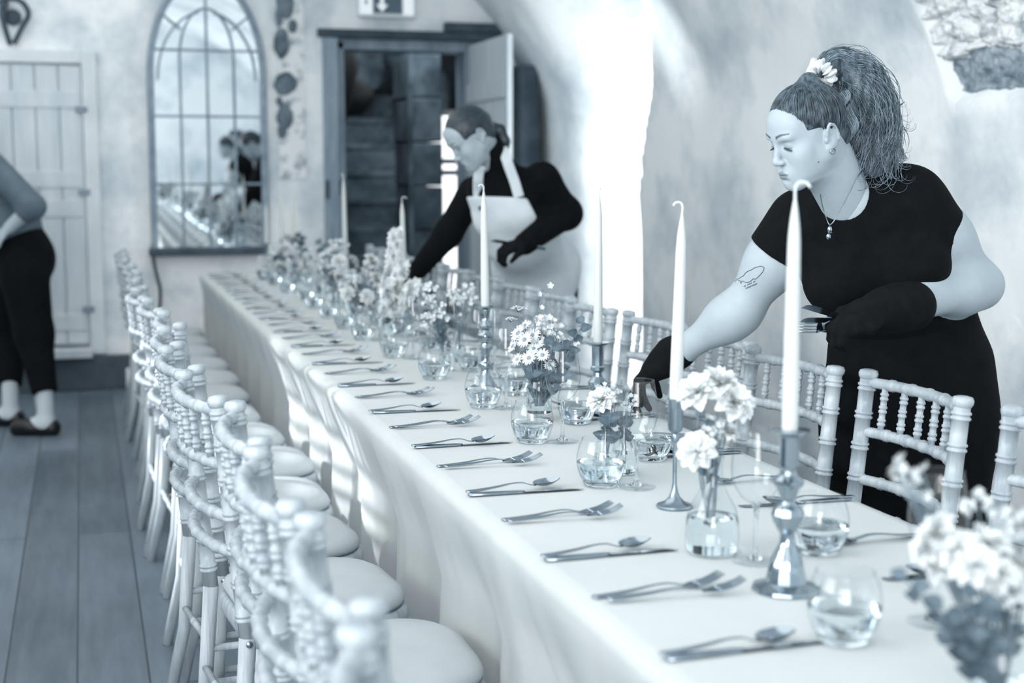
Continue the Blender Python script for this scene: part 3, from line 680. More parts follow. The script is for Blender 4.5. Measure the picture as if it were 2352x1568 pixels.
# (holder, x, y, holder height, metal, candle length, curl direction, lean, labels)
CS = [(stick_baluster, .951, 1.792, .236, 'silver', .333, -.25, (-.0, 0), 'faceted silver baluster candlestick nearest the front of the table', 'ivory taper candle nearest the front, on the silver baluster stick', .015),
      (stick_slim, .998, 2.307, .198, 'pewter', .335, PI, (.022, 0), 'slim thin-stemmed pewter candlestick behind the rose bottle vase', 'ivory taper candle in the slim thin-stemmed candlestick', .012),
      (stick_cup, 1.241, 3.368, .168, 'pewter', .385, .5, (0, 0), 'dark pewter cup candlestick with faceted knop behind the jam jar bouquet', 'tall ivory taper candle in the dark pewter cup stick', .004),
      (stick_ring, 1.05, 3.745, .232, 'silver', .320, PI, (-.012, 0), 'turned candlestick with many rings left of the daisies', 'ivory taper candle in the many-ringed candlestick left of the daisies', .010),
      (stick_ring, 1.235, 5.62, .205, 'silver', .275, 0, (-.02, 0), 'turned candlestick behind the white spike flowers', 'ivory taper candle rising behind the white spike flowers, curled wick', .014),
      (stick_baluster, 1.158, 6.521, .205, 'silver', .37, PI, (-.015, 0), 'turned candlestick before the dark stair doorway', 'ivory taper candle before the left jamb of the dark doorway', .008),
      (stick_ring, 1.058, 7.945, .20, 'silver', .33, 0, (-.01, 0), 'candlestick near the far end, left of the close pair', 'left one of two close ivory candles near the far end', .003),
      (stick_ring, 1.115, 7.90, .20, 'silver', .335, 0, (0, 0), 'candlestick near the far end, right of the close pair', 'right one of two close ivory candles near the far end', .003),
      (stick_slim, .975, 7.97, .198, 'silver', .22, 0, (0, 0), 'slim candlestick at the far end, before the mirror corner', 'short ivory candle at the far end before the mirror corner', .003)]
for fn, x, y, h_, mn, L, cu_, ln, l1, l2, hk in CS:
    holder(fn, x, y, h_, mn, l1, .2); candle(x, y, ZT + h_ - .002, L, l2, ln, cu_ - YAW, hook=hk)
# ================================================================ flowers
M['petal'] = noisy('white petals', srgb(212, 218, 220), srgb(226, 230, 231), 40, .7, 3, .1, 120)
M['petal_shade'] = noisy('blush petals', srgb(200, 208, 212), srgb(224, 229, 230), 30, .7)
M['eye'] = noisy('yellow flower eye', srgb(120, 136, 146), srgb(150, 164, 172), 120, .9)
M['leaf'] = noisy('eucalyptus leaf', srgb(62, 79, 90), srgb(98, 116, 128), 25, .5, 4, .2, 60)
M['stem'] = noisy('green stem', srgb(92, 110, 122), srgb(122, 139, 150), 20, .6)
M['leaf_pale'] = noisy('pale green leaf', srgb(116, 134, 146), srgb(148, 164, 174), 25, .6)
FR = random.Random(77)
def basis(d):
    d = Vector(d).normalized(); a = d.orthogonal().normalized(); return d, a, d.cross(a)
def petal(mb, c, out, nrm, L, w, cup=.2, tip=.8, n=5, curl=0):
    """one petal from c along out; nrm is its upper side"""
    o = Vector(out).normalized(); z = Vector(nrm); z = (z - o * z.dot(o)).normalized(); s = o.cross(z)
    def f(p, q):
        x = p; wd = w * math.sin(PI * (x ** tip) * .92 + .12) ; y = (2 * q - 1)
        return c + o * (L * x) + s * (wd * y) + z * (L * (cup * x * x - curl * x ** 4) + wd * .5 * y * y)
    mb.grid(f, n, n)
def daisy(mb, eye, c, d, r):
    d, a, b = basis(d); n = 19
    for i in range(n):
        t = 2 * PI * i / n + FR.uniform(-.1, .1); o = a * math.cos(t) + b * math.sin(t); petal(mb, c + o * r * .2, o + d * FR.uniform(-.15, .2), d, r * .82, r * .155, .1, .5, 4)
    eye.grid(lambda p, q: c + (a * math.cos(p * 2 * PI) + b * math.sin(p * 2 * PI)) * r * .28 * math.cos(q * PI / 2) + d * (r * .2 * math.sin(q * PI / 2)), 12, 5, True)
def rose(mb, c, d, r, layers=5):
    d, a, b = basis(d)
    for k in range(layers):
        rr = r * (.22 + .78 * k / (layers - 1)); n = 4 + k; lift = .95 - .75 * k / (layers - 1)
        for i in range(n):
            t = 2 * PI * i / n + k * .7 + FR.uniform(-.15, .15); o = a * math.cos(t) + b * math.sin(t)
            petal(mb, c - d * r * .25 + o * rr * .12, o * (1 - lift * .75) + d * lift, -o * .8 + d * .4, r * (.75 + .22 * (1 - lift)), rr * .62, -.25 + .4 * lift * .2, .75, 5, curl=.25 * (1 - lift))
def blossom(mb, c, d, r, n=5):
    d, a, b = basis(d)
    for i in range(n):
        t = 2 * PI * i / n + FR.uniform(-.1, .1); o = a * math.cos(t) + b * math.sin(t); petal(mb, c, o + d * .35, d, r, r * .45, .15, .7, 4)
def leafm(mb, c, o, nrm, L, w): petal(mb, c, o, nrm, L, w, -.12, .75, 5)
def sten(mb, p0, p1, r=.0016, bend=.15):
    p0, p1 = Vector(p0), Vector(p1); L = (p1 - p0).length; m = p0.lerp(p1, .55) + Vector((FR.uniform(-1, 1), FR.uniform(-1, 1), 0)) * L * bend * .3 + Vector((0, 0, L * .05)); mb.tube(cr([p0, p0.lerp(m, .5), m, p1], 4), r, 5)
def flower(kind, base, head, r, label, group, d=None):
    base, head = Vector(base), Vector(head); root = empty({'daisy': 'daisy', 'rose': 'rose', 'ranunculus': 'ranunculus', 'spike': 'delphinium_spike', 'umbel': 'umbel_flower', 'sprig': 'blossom_sprig', 'branch': 'leafy_branch', 'filler': 'filler_flower'}[kind], tuple(base))
    tag(root, label, 'flower' if kind != 'branch' else 'foliage', group); base0 = base.copy(); L0 = Matrix.Translation(-base0)
    d = Vector(d) if d is not None else Vector(((head - base).x, (head - base).y, .02)) + Vector((-.02, -.05, .03))
    s = MB(); b = MB(); e = MB(); lf_ = MB()
    if kind in ('daisy', 'rose', 'ranunculus'): sten(s, base, head - d.normalized() * r * .2)
    if kind == 'daisy': daisy(b, e, head, d, r)
    elif kind in ('rose', 'ranunculus'):
        rose(b, head, d, r, 5 if kind == 'rose' else 6)
        for i in range(3): t = 2.1 * i; leafm(lf_, head - d.normalized() * r * .45, Vector((math.cos(t), math.sin(t), .3)), (0, 0, 1), r * .7, r * .16)
    elif kind == 'spike':
        sten(s, base, head, .003, .02); ax_ = (head - base).normalized(); n = int(r)
        for i in range(n):
            f = i / n; c = head - ax_ * (.155 * (1 - f)); t = i * 2.4; o = Vector((math.cos(t), math.sin(t), .25)); rr = .030 * (1 - .15 * f)
            blossom(b, c + o * .010, o, rr, 6); blossom(b, c + o * .016, o, rr * .6, 5)
    elif kind == 'umbel':
        sten(s, base, head - Vector((0, 0, r * .6)), .0011)
        for i in range(16):
            t = i * 2.4; q = r * math.sqrt(i / 16); c = head + Vector((q * math.cos(t), q * math.sin(t), -q * q / r * .35)); s.tube([head - Vector((0, 0, r * .6)), c], .0005, 4)
            for j in range(3): blossom(b, c + Vector((FR.uniform(-1, 1), FR.uniform(-1, 1), FR.uniform(0, .6))) * r * .14, (FR.uniform(-.4, .4), FR.uniform(-.6, .2), 1), r * .16, 5)
    elif kind == 'sprig':
        sten(s, base, head, .0009, .25)
        for i in range(7):
            f = .55 + .45 * i / 6; c = base.lerp(head, f) + Vector((FR.uniform(-1, 1), FR.uniform(-1, 1), FR.uniform(-.3, .6))) * r * 1.1; s.tube([base.lerp(head, f - .06), c], .0005, 4); blossom(b, c, (FR.uniform(-.6, .2), -1, .4), r * FR.uniform(.35, .6), 5)
    elif kind == 'filler':
        for i in range(9):
            c = head + Vector((FR.uniform(-1, 1), FR.uniform(-1, 1), FR.uniform(-.9, .9))) * r; sten(s, base, c, .0008, .1)
            for j in range(4): blossom(b, c + Vector((FR.uniform(-1, 1), FR.uniform(-1, 1), FR.uniform(-1, 1))) * r * .28, (FR.uniform(-.6, .4), -1, FR.uniform(0, 1)), r * .26, 5)
    elif kind == 'branch':
        sten(s, base, head, .0014, .1)
        for i in range(9):
            f = .42 + .58 * i / 8; c = base.lerp(head, f); t = i * 2.6; o = Vector((math.cos(t), math.sin(t) - .3, .35)); leafm(lf_, c, o, Vector((-.4, -1, .5)), r * FR.uniform(.8, 1.15), r * .42)
    if s.v: s.xf(L0).build('stem', 'stem', root, angle=None)
    if b.v: b.xf(L0).build('bloom', 'petal' if kind != 'filler' else 'petal_shade', root, angle=None)
    if e.v: e.xf(L0).build('flower_eye', 'eye', root, angle=None)
    if lf_.v: lf_.xf(L0).build('leaves', 'leaf' if kind == 'branch' else 'leaf_pale', root, angle=None)
    return root
def vase(name, x, y, prof, label, water=0, cat='vase', n=32):
    t = empty(name, (x, y, ZT + .0005)); tag(t, label, cat)
    vb = MB().lathe(prof, n, close=False).build('vase_body', 'vase_glass', t, angle=None)
    MB().lathe([(0, .0008), (prof[0][0], .0008), (prof[0][0] * 1.02, .004), (0, .005)], n, close=False).build('base', 'glass_solid', t)
    if water:
        pts = [(0, .006)]
        for (r0, z0), (r1, z1) in zip(prof, prof[1:]):
            if z0 >= .006 and z0 < water: pts.append((r0 - .0015, z0))
            if z0 <= water < z1: pts.append((r0 + (r1 - r0) * (water - z0) / max(1e-6, z1 - z0) - .0015, water))
        MB().lathe(pts + [(0, water)], n, close=False).build('water', 'water', t, angle=50)
    rim = prof[-1]; MB().tube([(rim[0] * math.cos(a), rim[0] * math.sin(a), rim[1]) for a in np.linspace(0, 2 * PI, 33)], .0011, 6, caps=False).build('rim', 'vase_glass', vb)
    return t
JAR = [(.027, .0008), (.030, .004), (.031, .02), (.031, .075), (.029, .088), (.0255, .096), (.0255, .100), (.027, .102), (.0255, .105), (.027, .109), (.0258, .113), (.0262, .120)]
BOTTLE = [(.036, .0008), (.041, .006), (.0425, .03), (.0415, .055), (.036, .075), (.024, .095), (.0165, .112), (.0145, .13), (.0145, .148), (.0165, .152), (.0165, .156)]
BUD = [(.022, .0008), (.025, .006), (.0255, .03), (.022, .055), (.013, .085), (.0105, .10), (.0115, .118), (.014, .128)]
TALL = [(.026, .0008), (.028, .006), (.029, .05), (.032, .10), (.037, .15), (.039, .165)]
def bouquet(x, y, zb, items, where):
    """items: kind, (u, v) of the bloom in the photograph's own view, depth offset, size"""
    base = Vector((x, y, ZT + .012)); d0 = (base - Vector((0, 0, CAM_Z))).dot(_F)
    names = {'daisy': 'white daisy with dark eye', 'rose': 'open white rose', 'ranunculus': 'many-petalled white ranunculus', 'spike': 'tall white flower spike', 'umbel': 'flat lacy white umbel', 'sprig': 'thin sprig of tiny blossoms', 'filler': 'small pale blossom cluster', 'branch': 'dark leafy branch'}
    kinds = {}
    for it in items: kinds[it[0]] = kinds.get(it[0], 0) + 1
    seen = {}
    hs = []
    for it in items: hs.append(at_depth(it[1][0], it[1][1], d0 + it[2]))
    for it, h_ in zip(items, hs):
        k = it[0]; seen[k] = seen.get(k, 0) + 1
        if kinds[k] == 1: lab = '%s in %s' % (names[k], where)
        else:
            rank = sorted(range(len(items)), key=lambda i: items[i][1][0]); rank = [i for i in rank if items[i][0] == k]; pos = [items[i] for i in rank].index(it)
            lab = '%s, %s from the left in %s' % (names[k], ORD[pos], where)
        b_ = base + Vector((FR.uniform(-.012, .012), FR.uniform(-.012, .012), 0))
        neck = Vector((x, y, ZT + zb)); 
        flower(k, b_.lerp(neck, .25), h_, it[3], lab, 'flowers in ' + where)
vase('jam_jar', 1.04, 3.229, JAR, 'clear glass jar full of daisies and wild stems', .075)
bouquet(1.04, 3.229, .11, [('daisy', (1215, 822), -.04, .020), ('daisy', (1246, 815), -.045, .018), ('daisy', (1226, 800), -.03, .017), ('daisy', (1205, 780), -.03, .022), ('daisy', (1232, 790), -.02, .020), ('daisy', (1190, 765), -.01, .024), ('daisy', (1222, 770), -.01, .023), ('daisy', (1178, 795), .0, .020), ('daisy', (1205, 748), .0, .020), ('daisy', (1250, 792), .0, .019), ('daisy', (1262, 838), -.03, .016), ('daisy', (1188, 825), -.02, .017),
    ('umbel', (1190, 705), .0, .020), ('umbel', (1173, 730), .02, .016), ('sprig', (1248, 665), .02, .018), ('sprig', (1228, 735), .0, .016), ('sprig', (1265, 745), .02, .02), ('filler', (1270, 760), .02, .026), ('filler', (1245, 750), .03, .026), ('filler', (1300, 780), .02, .024),
    ('branch', (1342, 742), .03, .030), ('branch', (1310, 800), -.01, .034), ('branch', (1270, 790), -.03, .034), ('branch', (1240, 775), .03, .036), ('branch', (1300, 860), -.03, .026), ('branch', (1222, 855), -.03, .026)], 'the jar of daisies')
vase('bottle_vase', .933, 2.006, BOTTLE, 'round-bellied clear bottle vase with white roses beside the slim candlestick', .06)
bouquet(.933, 2.006, .15, [('rose', (1600, 890), -.01, .034), ('rose', (1655, 868), .0, .034), ('ranunculus', (1692, 915), -.02, .034), ('ranunculus', (1598, 1030), -.05, .030), ('filler', (1640, 1000), .0, .022), ('rose', (1675, 985), .0, .020), ('branch', (1620, 960), .02, .022)], 'the round-bellied bottle vase')
vase('bud_vase', .962, 2.564, BUD, 'small clear bud vase with a pale bloom left of the front wine glass', .05); vase('bud_vase', 1.015, 2.60, BUD, 'second small bud vase touching the wine glass, dark leaf inside', .05)
bouquet(.962, 2.564, .12, [('ranunculus', (1378, 912), .0, .028), ('filler', (1405, 905), .02, .022), ('branch', (1400, 955), -.01, .026)], 'the small front bud vase')
bouquet(1.015, 2.60, .12, [('filler', (1448, 925), .0, .018), ('branch', (1430, 960), .0, .022)], 'the second bud vase')
vase('flower_jar', .918, 1.25, JAR, 'clear glass jar of flowers at the front right corner of the picture', .06)
bouquet(.918, 1.25, .11, [('rose', (2120, 1250), .02, .022), ('rose', (2275, 1240), .02, .022), ('ranunculus', (2325, 1340), .0, .022), ('branch', (2190, 1480), -.01, .022), ('rose', (2140, 1215), .02, .024), ('rose', (2190, 1255), .0, .024), ('ranunculus', (2235, 1290), -.02, .024), ('rose', (2160, 1290), .02, .022), ('ranunculus', (2290, 1310), -.01, .022), ('filler', (2260, 1180), .05, .022), ('filler', (2330, 1230), .03, .022), ('daisy', (2062, 1068), .10, .017), ('daisy', (2115, 1085), .08, .015), ('filler', (2090, 1110), .06, .018), ('branch', (2165, 1400), -.02, .024), ('branch', (2215, 1440), -.02, .026), ('branch', (2080, 1330), .02, .02), ('branch', (2250, 1370), -.03, .024), ('branch', (2330, 1330), .03, .024), ('rose', (2340, 1290), .03, .022)], 'the front corner jar')
vase('bud_vase', 1.035, 4.12, BUD, 'slender bud vase of pale blossom left of the ringed candlestick', .05)
bouquet(1.035, 4.12, .12, [('filler', (985, 675), .02, .032), ('filler', (1002, 712), .0, .028), ('filler', (985, 735), -.02, .024), ('branch', (1010, 745), .0, .028)], 'the slender bud vase')
vase('bud_vase', 1.12, 4.32, BUD, 'tall bud vase of pale blossom just behind the ringed candlestick', .05)
bouquet(1.12, 4.32, .12, [('filler', (1062, 672), .02, .034), ('filler', (1040, 685), .0, .026), ('sprig', (1075, 660), .03, .02)], 'the vase behind the ringed candlestick')
vase('tall_vase', 1.04, 5.05, TALL, 'clear vase with the tall white flower spikes', .08)
bouquet(1.04, 5.05, .16, [('spike', (910, 532), .05, 30), ('spike', (925, 605), -.05, 24), ('spike', (892, 640), -.10, 18), ('spike', (958, 648), -.10, 16), ('branch', (930, 640), .0, .03)], 'the vase of white spikes')
vase('flower_jar', 1.0, 5.45, JAR, 'clear glass jar of white blooms left of the white spikes', .06)
bouquet(1.0, 5.45, .11, [('rose', (858, 598), .0, .036), ('rose', (845, 680), -.08, .030), ('ranunculus', (868, 640), .0, .034), ('rose', (815, 640), .02, .028), ('filler', (800, 650), .0, .04), ('filler', (838, 625), .05, .035), ('rose', (796, 672), -.05, .03), ('branch', (830, 660), .02, .04), ('branch', (880, 660), .02, .035)], 'the jar left of the white spikes')
vase('flower_jar', 1.06, 6.2, JAR, 'clear glass jar of pale flowers round the candle before the dark doorway', .06)
bouquet(1.06, 6.2, .11, [('filler', (770, 570), .1, .05), ('filler', (745, 600), .0, .05), ('rose', (780, 598), -.05, .036), ('rose', (815, 598), .05, .034), ('filler', (730, 580), .15, .04), ('filler', (790, 630), -.1, .045), ('branch', (760, 620), .0, .04), ('branch', (738, 560), .1, .04)], 'the jar before the doorway')
vase('flower_jar', 1.02, 7.15, JAR, 'clear glass jar of pale flowers halfway between doorway and far candles', .06)
bouquet(1.02, 7.15, .11, [('filler', (715, 600), .0, .05), ('rose', (700, 610), .0, .035), ('filler', (690, 580), .1, .045), ('rose', (735, 620), -.05, .034), ('branch', (705, 580), .05, .045)], 'the jar near the far candles')
vase('flower_jar', 1.03, 7.72, JAR, 'clear glass jar of white flowers under the far candles', .06)
bouquet(1.03, 7.72, .11, [('rose', (655, 568), .0, .045), ('rose', (665, 545), .05, .036), ('rose', (625, 575), .0, .04), ('filler', (640, 590), -.05, .05), ('filler', (680, 560), .1, .05), ('branch', (635, 590), -.05, .05), ('branch', (690, 545), .05, .05), ('filler', (610, 600), .0, .04)], 'the far end jar')
# ================================================================ implicit surfaces for bodies and clothes
NP = lambda v: np.array(v, dtype=np.float32)
class SDF:
    """prims joined smoothly in order; meshed by surface nets"""
    def __init__(s): s.p = []
    def cone(s, a, b, ra, rb, k=.02, op='u', cap=False, axis=None, sc=1.0): s.p.append(('cone', NP(a), NP(b), ra, rb, k, op, cap, None if axis is None else NP(Vector(axis).normalized()), sc)); return s
    def chain(s, pts, rad, k=.02, **kw):
        for i in range(len(pts) - 1): s.cone(pts[i], pts[i + 1], rad[i], rad[i + 1], k, **kw)
        return s
    def ell(s, c, r, k=.02, op='u', fr=None): s.p.append(('ell', NP(c), NP(r), None if fr is None else np.array(fr, dtype=np.float32), k, op)); return s
    def plane(s, c, n, k=.004): s.p.append(('plane', NP(c), NP(Vector(n).normalized()), k)); return s      # keeps the side against n
    def mesh(s, name, h, lo=None, hi=None, grow=0.0, smooth=1):
        L, Hh = [], []
        for q in s.p:
            if q[0] == 'cone':
                m_ = max(q[3], q[4]) * max(1, q[9]) + grow + 2 * h
                if q[6] == 'u': L.append(np.minimum(q[1], q[2]) - m_); Hh.append(np.maximum(q[1], q[2]) + m_)
            elif q[0] == 'ell' and q[5] == 'u':
                m_ = max(q[2]) + grow + 2 * h; L.append(q[1] - m_); Hh.append(q[1] + m_)
        lo = NP(np.min(L, 0) if lo is None else lo); hi = NP(np.max(Hh, 0) if hi is None else hi)
        n = np.ceil((hi - lo) / h).astype(int) + 1
        ax = [lo[i] + h * np.arange(n[i], dtype=np.float32) for i in range(3)]
        D = np.full(tuple(n), .2, dtype=np.float32)
        for q in s.p:
            if q[0] == 'plane':
                P = (ax[0][:, None, None] - q[1][0]) * q[2][0] + (ax[1][None, :, None] - q[1][1]) * q[2][1] + (ax[2][None, None, :] - q[1][2]) * q[2][2]
                D = np.maximum(D, P); continue
            if q[0] == 'cone': bl, bh, m_ = np.minimum(q[1], q[2]), np.maximum(q[1], q[2]), max(q[3], q[4]) * max(1, q[9]); k, op = q[5], q[6]
            else: bl, bh, m_ = q[1], q[1], max(q[2]); k, op = q[4], q[5]
            m_ += k + grow + 3 * h
            i0 = np.maximum(0, np.floor((bl - m_ - lo) / h).astype(int)); i1 = np.minimum(n, np.ceil((bh + m_ - lo) / h).astype(int) + 1)
            if (i1 <= i0).any(): continue
            sl = tuple(slice(a, b) for a, b in zip(i0, i1))
            X, Y, Z = ax[0][sl[0]][:, None, None], ax[1][sl[1]][None, :, None], ax[2][sl[2]][None, None, :]
            if q[0] == 'cone':
                a, b, ra, rb, axis, sc = q[1], q[2], q[3], q[4], q[8], q[9]; ba = b - a; L2 = float(ba @ ba) + 1e-12
                px, py, pz = X - a[0], Y - a[1], Z - a[2]
                t = (px * ba[0] + py * ba[1] + pz * ba[2]) / L2; tc_ = np.clip(t, 0, 1)
                dx, dy, dz = px - tc_ * ba[0], py - tc_ * ba[1], pz - tc_ * ba[2]
                if axis is not None:
                    w = (dx * axis[0] + dy * axis[1] + dz * axis[2]) * (1 / sc - 1)
                    dx, dy, dz = dx + w * axis[0], dy + w * axis[1], dz + w * axis[2]
                d = np.sqrt(dx * dx + dy * dy + dz * dz) - (ra + (rb - ra) * tc_)
                if axis is not None: d = d * min(1, sc)
                if q[7]: d = np.maximum(d, (t - 1) * math.sqrt(L2))
            else:
                px, py, pz = X - q[1][0], Y - q[1][1], Z - q[1][2]
                if q[3] is not None:
                    f = q[3]; px, py, pz = (px * f[0][0] + py * f[0][1] + pz * f[0][2], px * f[1][0] + py * f[1][1] + pz * f[1][2], px * f[2][0] + py * f[2][1] + pz * f[2][2])
                r = q[2]
                k0 = np.sqrt((px / r[0]) ** 2 + (py / r[1]) ** 2 + (pz / r[2]) ** 2); k1 = np.sqrt((px / r[0] ** 2) ** 2 + (py / r[1] ** 2) ** 2 + (pz / r[2] ** 2) ** 2)
                d = k0 * (k0 - 1) / np.maximum(k1, 1e-6)
            d = np.broadcast_to(d, D[sl].shape)
            if op == 'u':
                hh = np.maximum(k - np.abs(D[sl] - d), 0) / max(k, 1e-6); D[sl] = np.minimum(D[sl], d) - hh * hh * k * .25
            else:
                hh = np.maximum(k - np.abs(D[sl] + d), 0) / max(k, 1e-6); D[sl] = np.maximum(D[sl], -d) + hh * hh * k * .25
        return nets(D - grow, lo, h, name, smooth)
def nets(D, lo, h, name, smooth=1):
    D[[0, -1]] = np.maximum(D[[0, -1]], h * .5); D[:, [0, -1]] = np.maximum(D[:, [0, -1]], h * .5); D[:, :, [0, -1]] = np.maximum(D[:, :, [0, -1]], h * .5)
    S = D < 0; n = np.array(D.shape)
    c = [S[i:n[0] - 1 + i, j:n[1] - 1 + j, k:n[2] - 1 + k] for i in (0, 1) for j in (0, 1) for k in (0, 1)]
    cnt = sum(x.astype(np.int8) for x in c); act = (cnt > 0) & (cnt < 8)
    I = np.argwhere(act); vid = np.full(act.shape, -1, dtype=np.int64); vid[act] = np.arange(len(I))
    acc = np.zeros((len(I), 3)); num = np.zeros(len(I))
    cor = [(i, j, k) for i in (0, 1) for j in (0, 1) for k in (0, 1)]
    val = {o: D[I[:, 0] + o[0], I[:, 1] + o[1], I[:, 2] + o[2]].astype(np.float64) for o in cor}
    for a in cor:
        for ax_ in range(3):
            if a[ax_]: continue
            b = tuple(a[i] + (i == ax_) for i in range(3)); va, vb = val[a], val[b]; m_ = (va < 0) != (vb < 0)
            t = np.where(m_, va / np.where(m_, va - vb, 1), 0)
            p = np.array(a)[None, :] + t[:, None] * (np.arange(3) == ax_)[None, :]
            acc += p * m_[:, None]; num += m_
    V = np.asarray(lo, dtype=np.float64) + h * (I + acc / num[:, None]); F = []
    for ax_ in range(3):
        o1, o2 = [(1, 2), (2, 0), (0, 1)][ax_]
        sa = [slice(0, None)] * 3; sb = [slice(0, None)] * 3; sa[ax_] = slice(0, -1); sb[ax_] = slice(1, None)
        A, B = S[tuple(sa)], S[tuple(sb)]; E_ = np.argwhere(A != B)
        E_ = E_[(E_[:, o1] > 0) & (E_[:, o2] > 0) & (E_[:, o1] < n[o1] - 1) & (E_[:, o2] < n[o2] - 1)]
        d1 = (np.arange(3) == o1).astype(int); d2 = (np.arange(3) == o2).astype(int); g = lambda e: vid[e[:, 0], e[:, 1], e[:, 2]]
        Q = np.stack([g(E_ - d1 - d2), g(E_ - d2), g(E_), g(E_ - d1)], 1)
        fl = A[E_[:, 0], E_[:, 1], E_[:, 2]]; Q[~fl] = Q[~fl][:, ::-1]; F.append(Q)
    F = np.concatenate(F)
    for _ in range(smooth):
        s_ = np.zeros_like(V); m_ = np.zeros(len(V))
        for a in range(4):
            np.add.at(s_, F[:, a], V[F[:, (a + 1) % 4]]); np.add.at(m_, F[:, a], 1); np.add.at(s_, F[:, a], V[F[:, (a - 1) % 4]]); np.add.at(m_, F[:, a], 1)
        V = V * .5 + .5 * s_ / np.maximum(m_, 1)[:, None]
    me = bpy.data.meshes.new(name); me.vertices.add(len(V)); me.vertices.foreach_set('co', V.astype(np.float32).ravel())
    me.loops.add(F.size); me.loops.foreach_set('vertex_index', F.astype(np.int32).ravel())
    me.polygons.add(len(F)); me.polygons.foreach_set('loop_start', np.arange(0, F.size, 4, dtype=np.int32)); me.polygons.foreach_set('loop_total', np.full(len(F), 4, dtype=np.int32))
    me.polygons.foreach_set('use_smooth', np.ones(len(F), dtype=bool)); me.update(calc_edges=True); me.validate()
    return me
def join_mesh(name, *ms):
    v, f, k = [], [], 0
    for m in ms:
        a = np.empty(3 * len(m.vertices), dtype=np.float32); m.vertices.foreach_get('co', a); l = np.empty(len(m.loops), dtype=np.int32); m.loops.foreach_get('vertex_index', l)
        v.append(a.reshape(-1, 3)); f.append(l.reshape(-1, 4) + k); k += len(m.vertices); bpy.data.meshes.remove(m)
    V, F = np.concatenate(v), np.concatenate(f); me = bpy.data.meshes.new(name); me.vertices.add(len(V)); me.vertices.foreach_set('co', V.ravel())
    me.loops.add(F.size); me.loops.foreach_set('vertex_index', F.ravel()); me.polygons.add(len(F)); me.polygons.foreach_set('loop_start', np.arange(0, F.size, 4, dtype=np.int32)); me.polygons.foreach_set('loop_total', np.full(len(F), 4, dtype=np.int32))
    me.polygons.foreach_set('use_smooth', np.ones(len(F), dtype=bool)); me.update(calc_edges=True); return me

M['cloth_black'] = noisy('black jersey', srgb(9, 12, 15), srgb(13, 17, 20), 30, .9, 3, .1, 400, spec=.12, dist=.001)
M['glove_black'] = noisy('black knit glove', srgb(11, 14, 17), srgb(17, 21, 24), 40, .9, 3, .25, 700, spec=.12, dist=.001)
M['apron'] = noisy('pale canvas', srgb(204, 214, 220), srgb(216, 224, 229), 12, .9, 4, .15, 300)
M['shirt_grey'] = noisy('grey blouse', srgb(76, 92, 104), srgb(92, 108, 119), 8, .9)
M['sock'] = mat('pale sock', srgb(196, 206, 213), .9)
M['shoe'] = mat('black leather', srgb(16, 20, 24), .35)
M['scrunchie'] = noisy('pale satin', srgb(196, 204, 208), srgb(226, 230, 230), 60, .4, 3, .3, 90)
M['ink'] = mat('tattoo ink', srgb(50, 64, 76), .7)
M['lash'] = mat('lashes and brows', srgb(44, 56, 66), .8)
def skin_mat():
    m = mat('skin', srgb(190, 202, 209), .5, 0, .35, Subsurface_Weight=.12, Subsurface_Radius=(.006, .005, .004), Subsurface_Scale=.6); t = NT(m); b = t.n['Principled BSDF']
    at = t.new('ShaderNodeAttribute', attribute_name='tint'); mx = t.new('ShaderNodeMix', data_type='RGBA')
    tc = t.new('ShaderNodeTexCoord'); n = t.new('ShaderNodeTexNoise', i_Scale=60, i_Detail=4); t.link(tc.outputs['Object'], n.inputs[0])
    r = t.new('ShaderNodeValToRGB'); r.color_ramp.elements[0].color = srgb(160, 173, 181); r.color_ramp.elements[1].color = srgb(170, 182, 189); t.link(n.outputs[0], r.inputs[0])
    mx.inputs['B'].default_value = srgb(66, 78, 88); t.link(at.outputs['Fac'], mx.inputs['Factor']); t.link(r.outputs[0], mx.inputs['A']); t.link(mx.outputs['Result'], b.inputs['Base Color']); return m
M['skin'] = skin_mat()
def hair_mat(name, c1, c2, sc=(30, 30, 30)):
    m = noisy(name, c1, c2, 1.0, .42, 3, 0, None, .35, .68, spec=.5, stretch=sc); return m
M['hair_fair'] = hair_mat('wavy fair brown hair', srgb(46, 62, 74), srgb(140, 157, 169), (70, 70, 24))
M['hair_root'] = hair_mat('hair near the scalp', srgb(28, 40, 49), srgb(90, 107, 119), (110, 110, 40))
M['hair_brown'] = hair_mat('dark brown hair', srgb(26, 36, 43), srgb(54, 68, 79), (80, 80, 60))

